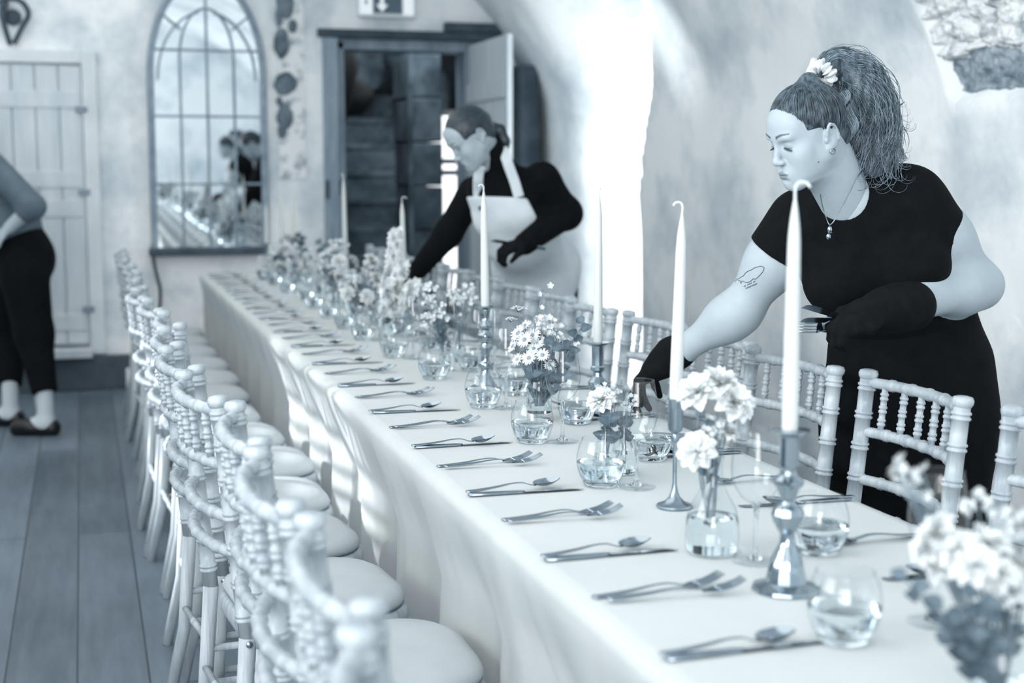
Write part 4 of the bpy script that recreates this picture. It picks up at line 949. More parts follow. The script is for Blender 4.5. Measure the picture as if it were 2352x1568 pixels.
def frame_facing(a, b, roll=0):
    """head axes for someone looking image-left, turned a towards the camera and b downwards: (left, forward, up)"""
    a, b = math.radians(a), math.radians(b); Fh = Vector((math.sin(YAW), math.cos(YAW), 0)); R_ = Vector((math.cos(YAW), -math.sin(YAW), 0)); Z = Vector((0, 0, 1))
    f0 = -R_ * math.cos(a) - Fh * math.sin(a); l = Z.cross(f0)
    f = f0 * math.cos(b) - Z * math.sin(b); u = f0 * math.sin(b) + Z * math.cos(b)
    r = math.radians(roll); l, u = l * math.cos(r) + u * math.sin(r), u * math.cos(r) - l * math.sin(r)
    return l, f, u
class Head:
    def __init__(s, c, fr, sc=1.0): s.c = Vector(c); s.l, s.f, s.u = fr; s.k = sc; s.fr = [tuple(s.l), tuple(s.f), tuple(s.u)]
    def w(s, l, f, u): return s.c + (s.l * l + s.f * f + s.u * u) * s.k
    def loc(s, V):
        d = V - np.array(s.c, dtype=np.float32); return np.stack([d @ np.array(a, dtype=np.float32) for a in s.fr], 1) / s.k
    def sdf(s, neck_to, neck_r=.052, full=True):
        S = SDF(); K = s.k
        E = lambda c, r, k=.02, op='u': S.ell(s.w(*c), [x * K for x in r], k * K, op, s.fr)
        C = lambda a, b, ra, rb, k=.02, op='u': S.cone(s.w(*a), s.w(*b), ra * K, rb * K, k * K, op)
        E((0, -.010, .012), (.075, .094, .086)); E((0, .032, -.040), (.061, .056, .080), .03)
        E((0, .058, .028), (.054, .030, .040), .03)
        for q in (-1, 1):
            C((q * .050, .004, -.068), (q * .012, .070, -.112), .020, .015, .03)
            E((q * .040, .056, -.046), (.024, .026, .024), .025); E((q * .030, .052, -.080), (.024, .026, .024), .03)
            E((q * .024, .081, .008), (.024, .010, .008), .016)
        E((0, .076, -.114), (.020, .016, .015), .018); E((0, .040, -.112), (.040, .040, .014), .03)
        E((0, .084, -.084), (.026, .014, .020), .02)
        C((0, .086, .000), (0, .104, -.046), .0062, .0088, .012); E((0, .106, -.050), (.0092, .0095, .0085), .008)
        for q in (-1, 1):
            E((q * .0098, .0975, -.0535), (.0072, .0095, .0062), .006)
            E((q * .0062, .1035, -.0605), (.0034, .0042, .0026), .003, 's')
            E((q * .031, .093, -.0135), (.018, .012, .0085), .012, 's')
            E((q * .0305, .0715, -.0150), (.0158, .0150, .0118), .004)
            E((q * .0310, .0885, -.0195), (.0145, .0035, .0013), .0025, 's')
        E((0, .0955, -.0815), (.0200, .0078, .0046), .005); E((0, .0930, -.0915), (.0180, .0088, .0056), .005)
        E((0, .1040, -.0862), (.0225, .0085, .0009), .0025, 's'); E((0, .0985, -.0715), (.0028, .004, .008), .004, 's'); E((0, .0985, -.1015), (.016, .0045, .0032), .008, 's')
        for q in (-1, 1):
            pts = []
            for i in range(11):
                a = -0.55 + i / 10 * 3.9; pts.append((q * (.0775 + .010 * math.sin(a * .8) ** 2), -.012 - .0165 * math.cos(a) - .004, -.022 + .0255 * math.sin(a) * (1 if a < 1.6 else 1.15)))
            E((q * .0765, -.012, -.026), (.0062, .016, .026), .006)
            E((q * .0845, -.009, -.028), (.006, .0085, .013), .004, 's')
            for a, b in zip(pts, pts[1:]): C(a, b, .0036, .0036, .003)
            E((q * .0765, -.003, -.050), (.0048, .0072, .0085), .004); E((q * .079, .0045, -.030), (.0035, .004, .006), .003)
        S.cone(s.w(0, -.030, -.055), neck_to, neck_r * 1.04, neck_r, .03)
        S.cone(s.w(0, .005, -.095), Vector(neck_to) + (s.f * .02), .030, .034, .03)
        return S
    def tint(s, me, lips=.55, brows=True, lid=.22):
        a = np.empty(3 * len(me.vertices), dtype=np.float32); me.vertices.foreach_get('co', a); q = s.loc(a.reshape(-1, 3)); x, f, u = np.abs(q[:, 0]), q[:, 1], q[:, 2]
        sm = lambda v: np.clip(v, 0, 1)
        front = f > .05
        lip = sm((1 - np.sqrt((x / .0215) ** 2 + ((u + .0868) / .0118) ** 2)) * 5) * lips * (f > .082)
        line = sm((1 - np.sqrt((x / .022) ** 2 + ((u + .0862) / .0016) ** 2)) * 2) * .75 * (f > .08)
        bc = .0105 + .007 * np.sin(np.clip((x - .012) / .036, 0, 1) * 2.1); brow = sm((1 - np.abs(u - bc) / (.0042 * (1.15 - np.clip((x - .012) / .05, 0, 1)))) * 2.5) * (x > .011) * (x < .050) * front * .9
        lash = sm((1 - np.sqrt(((x - .031) / .0175) ** 2 + ((u + .0205 + .10 * (x - .031) - 8 * (x - .031) ** 2) / .0021) ** 2)) * 2.5) * front * .9
        lid_shade = sm((1 - np.sqrt(((x - .032) / .019) ** 2 + ((u + .0135) / .010) ** 2)) * 1.5) * front * lid  # eye-socket shade painted into the skin tint
        t = np.maximum.reduce([lip, line, brow if brows else brow * 0, lash, lid_shade]).astype(np.float32)
        at = me.attributes.new('tint', 'FLOAT', 'POINT'); at.data.foreach_set('value', t)
def no_tint(me):
    if 'tint' not in me.attributes: me.attributes.new('tint', 'FLOAT', 'POINT')

def hand(S, wrist, dirv, palm_n, side, curl, spread=.12, L=1.0, thumb=(.5, .35), fr=1.0, kk=.006):
    """five-fingered hand: dirv along the palm, palm_n out of the palm, side: +1 thumb on dirv x palm_n; curl: (base, mid, tip) bends per finger"""
    d = Vector(dirv).normalized(); n = Vector(palm_n); n = (n - d * n.dot(d)).normalized(); b = d.cross(n) * side; w = Vector(wrist)
    for i, o in enumerate((-.026, -.009, .009, .026)):
        k = w + d * (.078 - .004 * abs(i - 1.6)) * L + b * (-o) * L
        S.cone(w + b * (-o * .55) * L + d * .006, k, .0165 * fr, .0125 * fr, .012)
        ln = [(.040, .026, .020), (.045, .029, .022), (.042, .027, .021), (.033, .020, .018)][3 - i if False else i]
        a = 0; p = k; cu = curl[i] if isinstance(curl[0], (tuple, list)) else curl; sp = (-o) / .026 * spread
        for j in range(3):
            a += cu[j]; v = (d * math.cos(a) + n * math.sin(a) + b * sp * math.cos(a)).normalized(); q = p + v * ln[j] * L
            S.cone(p, q, (.0098, .0088, .008)[j] * fr, (.0088, .008, .0068)[j] * fr, kk * .6); p = q
    p0 = w + d * .02 * L + b * .022 * L; p1 = p0 + (d * .026 + b * .022 + n * .010) * L
    v = (d * (1 - thumb[0]) + b * thumb[1] + n * thumb[0]).normalized(); p2 = p1 + v * .033 * L; v2 = (v + n * .25).normalized(); p3 = p2 + v2 * .026 * L
    S.cone(p0, p1, .0165 * fr, .0125 * fr, .012); S.cone(p1, p2, .0115 * fr, .0098 * fr, .006); S.cone(p2, p3, .0098 * fr, .0075 * fr, .004)
    return S
# ================================================================ the woman reaching over the chairs
A = at_depth
def make_woman():
    root = empty('person', tuple(A(2090, 860, 3.37).xy) + (0,)); org = Vector(root.location)
    tag(root, 'woman in black with a high wavy ponytail reaching over the chairs to lay cutlery', 'person')
    def part(me, name, m):
        me.transform(Matrix.Translation(-org)); me.name = name; return link(name, me, root, m)
    fr = frame_facing(22, 22, -3); hd = Head((0, 0, 0), fr, .865)
    ear = A(1907, 312, 2.99); hd.c = ear - (hd.l * .076 - hd.f * .012 - hd.u * .024) * .865
    nb = A(1962, 470, 3.17); pel = A(2090, 860, 3.37); waist = A(2070, 712, 3.33); chest = A(2000, 545, 3.23)
    shR, shL = A(1838, 508, 3.27), A(2092, 456, 3.17)
    elR, wrR = A(1702, 712, 3.36), A(1556, 812, 3.44); elL, wrL = A(2248, 655, 3.25), A(2075, 706, 3.06)
    axis = (shL - shR).normalized(); up = (nb - pel).normalized(); fw = axis.cross(up).normalized()
    fw = fw if fw.y < 0 else -fw
    def torso(S, g=0):
        S.ell(chest - fw * .005 + up * .02, (.158 + g, .108 + g, .150 + g), .05, 'u', [tuple(axis), tuple(fw), tuple(up)])
        S.cone(shR - up * .015, shL - up * .015, .058 + g, .058 + g, .05)
        S.cone(nb + up * .01, chest, .062 + g, .11 + g, .05)
        for q in (-1, 1): S.ell(chest + axis * .078 * q + fw * .078 - up * .052, (.078 + g, .072 + g, .074 + g), .035, 'u', [tuple(axis), tuple(fw), tuple(up)])
        S.ell(waist, (.146 + g, .108 + g, .15 + g), .06, 'u', [tuple(axis), tuple(fw), tuple(up)])
        S.cone(chest - up * .06, waist, .115 + g, .115 + g, .05, axis=axis, sc=1.25)
        return S
    hax = Vector((math.cos(YAW + .15), -math.sin(YAW + .15), 0)); hfw = Vector((-hax.y, hax.x, 0)) * -1
    hf = [tuple(hax), tuple(hfw), (0, 0, 1)]
    # ---- skin: head and neck finely, arms, trunk and legs
    Hs = hd.sdf(nb - up * .06, .053)
    c = hd.c; hm = Hs.mesh('head', .0017, lo=np.array(c) - [.17, .17, .27], hi=np.array(c) + [.2, .17, .13])
    B = SDF(); torso(B)
    B.chain([shR, elR, wrR, A(1535, 828, 3.45)], [.058, .048, .030, .027], .03); B.ell(elR.lerp(wrR, .22), (.050, .050, .050), .04); B.ell(shR.lerp(elR, .45), (.060, .060, .060), .05)
    B.chain([shL, elL, wrL, A(2050, 712, 3.05)], [.062, .050, .033, .03], .03); B.ell(shL.lerp(elL, .45), (.064, .062, .064), .05); B.ell(elL.lerp(wrL, .25), (.053, .050, .050), .04)
    B.ell(pel, (.19, .14, .15), .06, 'u', hf)
    for q in (-1, 1):
        hp = pel + hax * .09 * q - Vector((0, 0, .05)); kn = Vector((hp.x, hp.y, .48)); an = Vector((hp.x + .01, hp.y + .02, .08))
        B.chain([hp, kn, an], [.095, .062, .042], .03); B.cone((an.x, an.y, .045), Vector((an.x, an.y, .03)) - hfw * -.13, .038, .030, .03)
    hm2 = B.mesh('trunk', .005)
    body = join_mesh('body', hm, hm2); hd.tint(body); bo = part(body, 'body', 'skin')
    # ---- shirt
    S = SDF(); torso(S, .007)
    for a, b, ra, rb in ((shR, shR.lerp(elR, .36), .074, .075), (shL, shL.lerp(elL, .40), .068, .071)): S.cone(a, b, ra, rb, .03, cap=True)
    S.cone(hd.w(0, .01, -.10), nb + up * .022 + fw * .020, .052, .056, .012, 's')
    S.plane(waist - up * .10, -up); part(S.mesh('shirt', .0036), 'shirt', 'cloth_black')
    # ---- skirt
    S = SDF(); S.ell(waist - up * .03, (.156, .122, .10), .06, 'u', [tuple(axis), tuple(fw), tuple(up)]); S.ell(pel + Vector((0, 0, .02)), (.192, .150, .16), .07, 'u', hf); S.ell(pel - Vector((0, 0, .12)), (.196, .152, .20), .06, 'u', hf)
    S.cone(pel - Vector((0, 0, .1)), (pel.x, pel.y, .22), .150, .148, .05, axis=hax, sc=1.30, cap=True)
    part(S.mesh('skirt', .006), 'skirt', 'cloth_black')
    # ---- gloves
    G = SDF(); dR = (A(1478, 868, 3.46) - wrR).normalized(); G.cone(A(1562, 808, 3.44), A(1526, 834, 3.45), .0395, .034, .01); G.cone(A(1540, 812, 3.44), A(1500, 850, 3.455), .040, .029, .02)
    hand(G, A(1522, 836, 3.45), dR, Vector((-.25, .1, -1)), -1, [(.95, .35, .2), (.6, .5, .3), (.5, .6, .4), (.5, .7, .5)], .10, .92, thumb=(.75, .1), fr=1.08)
    part(G.mesh('glove', .0025), 'glove', 'glove_black')
    G = SDF(); dL = (A(1930, 738, 2.99) - wrL).normalized()
    G.cone(A(2092, 702, 3.075), A(2035, 712, 3.045), .054, .045, .012); G.cone(A(2055, 708, 3.05), A(1985, 722, 3.01), .046, .036, .03)
    hand(G, A(2010, 716, 3.02), dL, (A(1990, 790, 3.06) - A(1990, 720, 3.02)), 1, [(.45, 1.0, .8), (.55, 1.1, .8), (.6, 1.1, .8), (.65, 1.1, .8)], .06, .95, thumb=(.10, -.20), fr=1.15)
    part(G.mesh('glove', .0025), 'glove', 'glove_black')
    # ---- hair: smooth crown combed back to a high knot
    W_ = lambda l, f, u: hd.w(l, f, u)
    Hc = SDF(); Hc.ell(W_(0, -.012, .014), (.0685, .0845, .0790), .02, 'u', hd.fr); Hc.cone(W_(0, -.03, .06), W_(0, -.045, .105), .05, .018, .03); Hc.ell(W_(0, -.06, -.045), (.05, .037, .042), .03, 'u', hd.fr)
    Hc.ell(W_(0, .105, -.050), (.080, .078, .102), .008, 's', hd.fr)
    for q in (-1, 1): Hc.ell(W_(q * .075, .022, -.048), (.04, .044, .046), .008, 's', hd.fr); Hc.ell(W_(q * .085, -.016, -.035), (.02, .022, .034), .006, 's', hd.fr)
    Hc.plane(W_(0, -.03, -.085), -hd.u + hd.f * .5)
    part(Hc.mesh('hair', .003), 'hair', 'hair_root')
    anchor = W_(0, -.040, .104); rg = random.Random(21)
    hb = MB()
    cen = Vector((0, -.012, .014)); rad = Vector((.0815, .0995, .0935))
    def onskull(d, e=0): d = d.normalized(); t_ = 1 / math.sqrt((d.x / rad.x) ** 2 + (d.y / rad.y) ** 2 + (d.z / rad.z) ** 2); return cen + d * (t_ + e)
    kn = Vector((0, -.028, .094))
    for i in range(800):
        t = rg.uniform(-1, 1); s_ = 1 if t >= 0 else -1; a = abs(t)
        if a < .45: q = a / .45; st_ = Vector((s_ * .056 * q, .074 - .014 * q ** 2, .066 - .022 * q))
        elif a < .75: q = (a - .45) / .3; st_ = Vector((s_ * (.056 + .024 * q), .062 - .058 * q, .042 - .040 * q))
        else: q = (a - .75) / .25; st_ = Vector((s_ * (.080 - .045 * q), .004 - .085 * q, .000 - .062 * q))
        st_ = st_ + Vector((rg.uniform(-.003, .003), 0, rg.uniform(-.003, .004))); d0 = (st_ - cen).normalized(); d1 = (kn - cen).normalized(); ph = rg.uniform(0, 6); e0 = rg.uniform(-.001, .0035); pts = []
        sag = rg.uniform(-.06, .06)
        for k in range(13):
            u_ = k / 12; d = d0.lerp(d1, u_) + Vector((sag * math.sin(u_ * PI), .02 * math.sin(u_ * 9 + ph), .02 * math.sin(u_ * 7 + ph))) * .5
            p = onskull(d, e0 * math.sin(u_ * PI * .9 + .25) + .0012 * math.sin(u_ * 11 + ph) - .003 * max(0, 1 - 6 * u_)); pts.append(W_(*p))
        w0 = rg.uniform(.0006, .0014); hb.tube(pts, [w0 * .3, w0 * .7] + [w0] * 10 + [w0 * .8], 4)
    for i in range(0):                                             # fine flyaways at the temple and nape
        s_ = 1; p0 = onskull(Vector((s_ * .07, rg.uniform(-.02, .06), rg.uniform(-.02, .03)))); pts = [W_(*(p0 + Vector((.004, -.004 * k, -.005 * k + .003 * math.sin(k + i))))) for k in range(5)]; hb.tube(pts, .0006, 4)
    hb.xf(Matrix.Translation(-org)).build('combed_hair', 'hair_root', root, angle=None)
    # ---- scrunchie
    sc = MB(); ax_ = (A(1912, 140, 3.08) - A(1880, 178, 3.06)).normalized(); e1 = ax_.cross(Vector((0, 0, 1))).normalized(); e2 = ax_.cross(e1); c0 = A(1888, 168, 3.055)
    def ruff(p, q):
        a, b = p * 2 * PI, q * 2 * PI; rr = .022 + .0025 * math.sin(a * 9 + 1); tr = .0105 + .0024 * math.sin(a * 15) + .0018 * math.sin(a * 23 + 2)
        return c0 + (e1 * math.cos(a) + e2 * math.sin(a)) * (rr + tr * math.cos(b)) + ax_ * (tr * 1.15 * math.sin(b + .5 * math.sin(a * 9)))
    sc.grid(ruff, 160, 17, True); sc.xf(Matrix.Translation(-org)).build('scrunchie', 'scrunchie', root, angle=None)
    # ---- ponytail
    path = cr([A(1890, 166, 3.06), A(1916, 150, 3.08), A(1955, 172, 3.10), A(1984, 222, 3.11), A(2000, 280, 3.12), A(2002, 350, 3.12), A(1996, 420, 3.12)], 6)
    V_ = SDF(); V_.chain(path[::3], [.012, .018, .026, .033, .040, .046, .044, .042, .040, .036, .032, .026, .02][:len(path[::3])], .02); V_.plane(A(1996, 405, 3.12), -Vector((0, 0, 1)))
    part(V_.mesh('ponytail_core', .004), 'ponytail_core', 'hair_root')
    pt = MB(); Rr = _R; Tn = [(path[min(i + 1, len(path) - 1)] - path[max(i - 1, 0)]).normalized() for i in range(len(path))]
    for i in range(1700):
        ang = rg.uniform(0, 2 * PI); rho = rg.uniform(.70, 1.10) if i < 1630 else rg.uniform(1.0, 1.3); ph, fq, am = rg.uniform(0, 6.28), rg.uniform(.20, .34), rg.uniform(.003, .009); ln = rg.uniform(.58, 1.0); m_ = int(len(path) * ln); pts, rs = [], []
        w0 = rg.uniform(.0004, .0011); drift = rg.uniform(-.15, .5)
        for k in range(m_):
            u_ = k / (len(path) - 1); R0 = .011 + .044 * min(1, u_ * 2.2) ** .8 + .003 * u_
            n1 = Tn[k].cross(_F).normalized(); n2 = Tn[k].cross(n1)
            a2 = ang + drift * u_ + .25 * math.sin(k * fq + ph); off = (n1 * math.cos(a2) + n2 * math.sin(a2) * .9) * R0 * rho
            wv = (n1 * math.sin(k * fq * 2.1 + ph) + n2 * math.cos(k * fq * 1.7 + ph)) * am * min(1, u_ * 3)
            pts.append(path[k] + off + wv); rs.append(w0 * (1 if u_ < .8 else 1.1 - u_ * .6))
        if rg.random() < .22:
            e = pts[-1]; cur = rg.choice((-1, 1)); T_ = Tn[m_ - 1]; r_ = rg.uniform(.010, .022)
            for k in range(1, 9): pts.append(e + T_ * r_ * math.sin(k * .42) + Rr * cur * r_ * (1 - math.cos(k * .42)) + Vector((0, 0, -.002 * k))); rs.append(w0 * (1 - k * .1))
        pt.tube(cr(pts, 2), [rs[min(len(rs) - 1, k // 2)] for k in range((len(pts) - 1) * 2 + 1)], 4)
    for sgn, a_, b_, r_ in ((1, (1925, 215), (1930, 300), .011), (-1, (1950, 240), (1945, 330), .010)):  # thick curls
        for j in range(9):
            p0, p1 = A(*a_, 3.03), A(*b_, 3.02); pts = []
            for k in range(15):
                u_ = k / 14; pts.append(p0.lerp(p1, u_) + _R * sgn * r_ * math.sin(u_ * 6.3 + j * .08) + Vector((0, 0, .001 * j)) - _F * (.004 * math.sin(u_ * 6) + .0015 * (j % 3)) + _R * .0016 * j)
            pt.tube(pts, .0014, 5)
    for a_, m1, m2, b_ in (((2030, 220), (2045, 235), (2060, 245), (2072, 240)), ((2035, 300), (2050, 330), (2065, 350), (2078, 370)), ((2010, 400), (2000, 430), (1985, 445), (1972, 432)), ((1990, 400), (1975, 425), (1985, 440), (2000, 440)), ((2030, 360), (2060, 375), (2070, 350), (2050, 340)), ((1960, 400), (1970, 430), (1975, 420), (1970, 405))):
        for j in range(4): pt.tube(cr([A(x_ + 2 * j, y_ - 2 * j, 3.10) for x_, y_ in (a_, m1, m2, b_)], 5), .0008, 4)
    pt.xf(Matrix.Translation(-org)).build('ponytail', 'hair_fair', root, angle=None)
    # ---- jewellery
    er = MB(); ec = hd.w(.083, -.003, -.060); el1, el2 = hd.f, hd.u
    er.tube([ec + (el1 * math.cos(a) + el2 * math.sin(a)) * .0058 for a in np.linspace(0, 2 * PI, 25)], .0011, 6, caps=False); er.xf(Matrix.Translation(-org)).build('hoop_earring', 'silver', root)
    nk = MB(); chainp = cr([A(1985, 385, 3.09), A(1968, 410, 3.06), A(1948, 450, 3.035), A(1925, 492, 3.03), A(1907, 516, 3.03), A(1897, 497, 3.05), A(1887, 462, 3.07), A(1883, 432, 3.09)], 6)
    nk.tube(chainp, .0012, 6); nko = nk.xf(Matrix.Translation(-org)).build('necklace', 'silver', root)
    pd = MB()
    for (u_, v_, a_, b_) in ((1906, 527, .0052, .0075), (1903, 543, .0050, .0068)):
        c1 = A(u_, v_, 3.025)
        pd.grid(lambda p, q, c1=c1, a_=a_, b_=b_: c1 + _R * (a_ * math.cos(p * 2 * PI) * math.cos(q * PI - PI / 2)) + Vector((0, 0, 1)) * (b_ * math.sin(p * 2 * PI) * math.cos(q * PI - PI / 2)) + _F * (.003 * math.sin(q * PI - PI / 2)), 16, 9, True)
    pd.tube([A(1902, 535, 3.022), A(1911, 534, 3.022)], .0012, 6); pd.tube([A(1906, 516, 3.03), A(1906, 521, 3.026)], .0016, 6)
    pd.xf(Matrix.Translation(-org)).build('pendant', 'silver', nko)
    # ---- tattoo lying on the inner arm: follow the skin
    from mathutils.bvhtree import BVHTree
    dg = [v.co + org for v in bo.data.vertices]; bv = BVHTree.FromPolygons(dg, [tuple(p.vertices) for p in bo.data.polygons])
    def onskin(u, v, off=.0004):
        o_ = Vector((0, 0, CAM_Z)); d_ = ray(u, v).normalized(); h_ = bv.ray_cast(o_, d_)
        return h_[0] - d_ * off if h_[0] else None
    tt = MB(); outl = [(1688, 648), (1692, 641), (1697, 640), (1702, 636), (1707, 634), (1713, 626), (1720, 622), (1727, 619), (1733, 615), (1740, 613), (1747, 611), (1753, 613), (1755, 616), (1752, 624), (1746, 631), (1740, 637), (1735, 641), (1730, 640), (1725, 645), (1717, 649), (1709, 647), (1704, 645), (1702, 651), (1700, 645), (1694, 643)]
    pp = [onskin(*p) for p in outl]; pp = [p for p in pp if p]
    if len(pp) > 3: tt.tube(cr(pp, 2), .0008, 4)
    for row, (u0, v0, dx, dy, txt) in enumerate(((1709, 659, 2.7, -1.25, '11 1111 11'), (1713, 663.5, 2.7, -1.15, '1111111111'))):
        for k, ch in enumerate(txt):
            if ch == ' ': continue
            a, b = onskin(u0 + dx * k, v0 + dy * k), onskin(u0 + dx * k + 1.0, v0 + dy * k - 3)
            if a and b: tt.tube([a, b], .0009, 4)
    if tt.v: tt.xf(Matrix.Translation(-org)).build('tattoo', 'ink', bo)
    lm_ = MB()
    for q in (1, -1):                                                # lashes
        for k in range(17):
            x = .019 + .025 * k / 16; b0 = hd.w(q * x, .0845 - 14 * (x - .030) ** 2, -.0205 - .3 * (x - .03) + 4 * (x - .031) ** 2); b1 = b0 + (hd.f * .0040 - hd.u * .0036 + hd.l * q * (x - .028) * .25) * 1
            lm_.tube([b0, b0.lerp(b1, .5) - hd.u * .0006, b1], [.0005, .0004, .0002], 4)
    lm_.xf(Matrix.Translation(-org)).build('eyelashes', 'lash', bo)
    mole = MB(); c1 = onskin(1880, 372, .0003)
    if c1: mole.grid(lambda p, q: c1 + Vector((math.cos(p * 2 * PI) * math.cos(q * PI - PI / 2), math.sin(p * 2 * PI) * math.cos(q * PI - PI / 2), math.sin(q * PI - PI / 2))) * .0014, 10, 6, True).xf(Matrix.Translation(-org)).build('mole', 'lash', bo)
    return root
woman = make_woman()
# cutlery in her left hand and the knife she is laying
def held(kind, tip, grip, label, group=None, roll=0):
    d = (tip - grip).normalized(); L = .2; o = bpy.data.objects.new('table_' + kind, ME[kind]); COL.objects.link(o)
    z = Vector((0, 0, 1)); z = (z - d * z.dot(d)).normalized(); y = z.cross(d); m = Matrix((d, y, z)).transposed().to_4x4() @ Matrix.Rotation(roll, 4, 'X'); m.translation = tip - d * .22 if kind == 'knife' else tip - d * .205
    o.matrix_world = m; return tag(o, label, kind, group)
held('knife', A(1846, 704, 2.965), A(1945, 733, 3.005), 'uppermost knife held in the black-gloved hand at the waist', 'cutlery held in the glove', 1.1)
held('knife', A(1840, 737, 2.975), A(1945, 738, 3.012), 'lower knife held in the black-gloved hand at the waist', 'cutlery held in the glove', 1.0)
held('fork', A(1842, 760, 2.985), A(1945, 748, 3.02), 'fork held lowest in the black-gloved hand at the waist', 'cutlery held in the glove', 1.2)
held('spoon', A(1872, 764, 2.985), A(1948, 742, 3.01), 'spoon slanting down from the black-gloved hand at the waist', 'cutlery held in the glove', 1.2)
# ================================================================ the waitress in the apron
def make_waitress():
    D0 = 5.9
    root = empty('person', tuple(A(1238, 600, D0).xy) + (0,)); org = Vector(root.location)
    tag(root, 'woman in black shirt and pale bib apron leaning over the table by the doorway', 'person')
    def part(me, name, m): me.transform(Matrix.Translation(-org)); me.name = name; return link(name, me, root, m)
    fr = frame_facing(24, 40, 0); hd = Head((0, 0, 0), fr, .96); ear = A(1104, 311, 5.48); hd.c = ear - (hd.l * .076 - hd.f * .012 - hd.u * .024) * .96
    nb = A(1150, 398, 5.66); pel = A(1232, 610, 6.08); waist = A(1196, 540, 5.82); chest = A(1172, 462, 5.72)
    shR, shL = A(1088, 442, 5.80), A(1245, 408, 5.62); elR, wrR = A(1030, 535, 5.86), A(962, 618, 5.92); elL, wrL = A(1300, 490, 5.70), A(1205, 560, 5.48)
    axis = (shL - shR).normalized(); up = (nb - pel).normalized(); fw = axis.cross(up).normalized(); fw = fw if fw.y < 0 else -fw
    tf = [tuple(axis), tuple(fw), tuple(up)]
    hax = Vector((math.cos(YAW + .1), -math.sin(YAW + .1), 0)); hfw = Vector((hax.y, -hax.x, 0)); hf = [tuple(hax), tuple(hfw), (0, 0, 1)]
    def torso(S, g=0):
        S.ell(chest, (.145 + g, .105 + g, .16 + g), .05, 'u', tf); S.cone(shR - up * .02, shL - up * .02, .055 + g, .055 + g, .05); S.cone(nb, chest, .055 + g, .10 + g, .05)
        for q in (-1, 1): S.ell(chest + axis * .065 * q + fw * .068 - up * .03, (.062 + g, .052 + g, .062 + g), .04, 'u', tf)
        S.cone(chest - up * .05, waist, .105 + g, .100 + g, .05, axis=axis, sc=1.25); S.cone(waist, pel, .10 + g, .12 + g, .06, axis=axis, sc=1.25); return S
    hm = hd.sdf(nb - up * .05, .05).mesh('head', .0032, lo=np.array(hd.c) - [.18, .18, .27], hi=np.array(hd.c) + [.22, .2, .14])
    B = SDF(); torso(B); B.chain([shR, elR, wrR], [.05, .04, .03], .03); B.chain([shL, elL, wrL], [.05, .04, .03], .03); B.ell(pel, (.165, .125, .14), .05, 'u', hf)
    for q in (-1, 1):
        hp = pel + hax * .085 * q - Vector((0, 0, .05)); kn = Vector((hp.x, hp.y, .48)); an = Vector((hp.x, hp.y + .02, .08))
        B.chain([hp, kn, an], [.088, .058, .04], .03); B.cone((an.x, an.y, .045), Vector((an.x, an.y, .03)) + hfw * .13, .036, .03, .03)
    body = join_mesh('body', hm, B.mesh('trunk', .008)); hd.tint(body, .7, True, .6); part(body, 'body', 'skin')
    S = SDF(); torso(S, .008)
    S.chain([shR, elR, wrR], [.064, .056, .042], .03); S.chain([shL, elL, wrL], [.064, .060, .044], .03); S.ell(elL, (.058, .058, .058), .03); S.cone(nb - up * .03, hd.w(0, -.035, -.088), .064, .056, .02, cap=True)
    S.cone(hd.w(0, .10, -.20), hd.w(0, .01, -.075), .02, .046, .01, 's'); S.plane(pel, -up)
    part(S.mesh('shirt', .007), 'shirt', 'cloth_black')
    # trousers under the apron
    T_ = SDF(); T_.ell(pel, (.176, .135, .15), .05, 'u', hf)
    for q in (-1, 1): hp = pel + hax * .085 * q - Vector((0, 0, .05)); T_.chain([hp, (hp.x, hp.y, .48), (hp.x, hp.y + .02, .10)], [.098, .075, .06], .03, cap=False)
    part(T_.mesh('trousers', .008), 'trousers', 'cloth_black')
    # apron: bib, wrap-round skirt, neck strap
    P_ = SDF(); torso(P_, .020); P_.ell(pel + Vector((0, 0, .0)), (.172, .142, .16), .05, 'u', hf); P_.cone(pel, (pel.x, pel.y, .35), .136, .140, .05, axis=hax, sc=1.28, cap=True)
    P_.plane(A(1145, 452, 5.6), (A(1145, 440, 5.6) - A(1145, 460, 5.6)) + axis * .002)
    P_.cone(A(1288, 392, 5.62), A(1306, 530, 5.66), .185, .095, .01, 's'); P_.cone(A(1065, 400, 5.72), A(1072, 500, 5.76), .065, .050, .01, 's')
    P_.plane(chest - fw * .01, -fw * .6 - up * .0)if False else None
    apo = part(P_.mesh('apron', .007), 'apron', 'apron')
    from mathutils.bvhtree import BVHTree
    st = MB()
    for pts, dep in (([(1192, 452), (1182, 418), (1170, 385), (1158, 350), (1150, 330)], (5.58, 5.57, 5.56, 5.57, 5.62)), ([(1100, 462), (1098, 440), (1098, 415), (1100, 395), (1106, 382)], (5.64, 5.62, 5.58, 5.56, 5.54))):
        st.tube(cr([A(u, v, d) for (u, v), d in zip(pts, dep)], 5), .020, 8, flat=.22, up=tuple(-_F))
    st.xf(Matrix.Translation(-org)).build('apron_strap', 'apron', apo)
    bt = MB()
    c1 = A(1104, 478, 5.60); bt.grid(lambda p, q: c1 + Vector((math.cos(p * 2 * PI) * math.cos(q * PI - PI / 2), math.sin(p * 2 * PI) * math.cos(q * PI - PI / 2), math.sin(q * PI - PI / 2))) * .010, 12, 7, True); bt.xf(Matrix.Translation(-org)).build('apron_button', 'iron', apo)
    # gloves
    G = SDF(); G.cone(wrR.lerp(elR, .25), wrR, .046, .036, .01); hand(G, wrR, A(930, 668, 5.94) - wrR, Vector((-.2, .3, -1)), -1, [(.5, .4, .3), (.5, .5, .4), (.5, .6, .4), (.5, .7, .5)], .1, 1.0, thumb=(.7, .1), fr=1.1)
    part(G.mesh('glove', .0045), 'glove', 'glove_black')
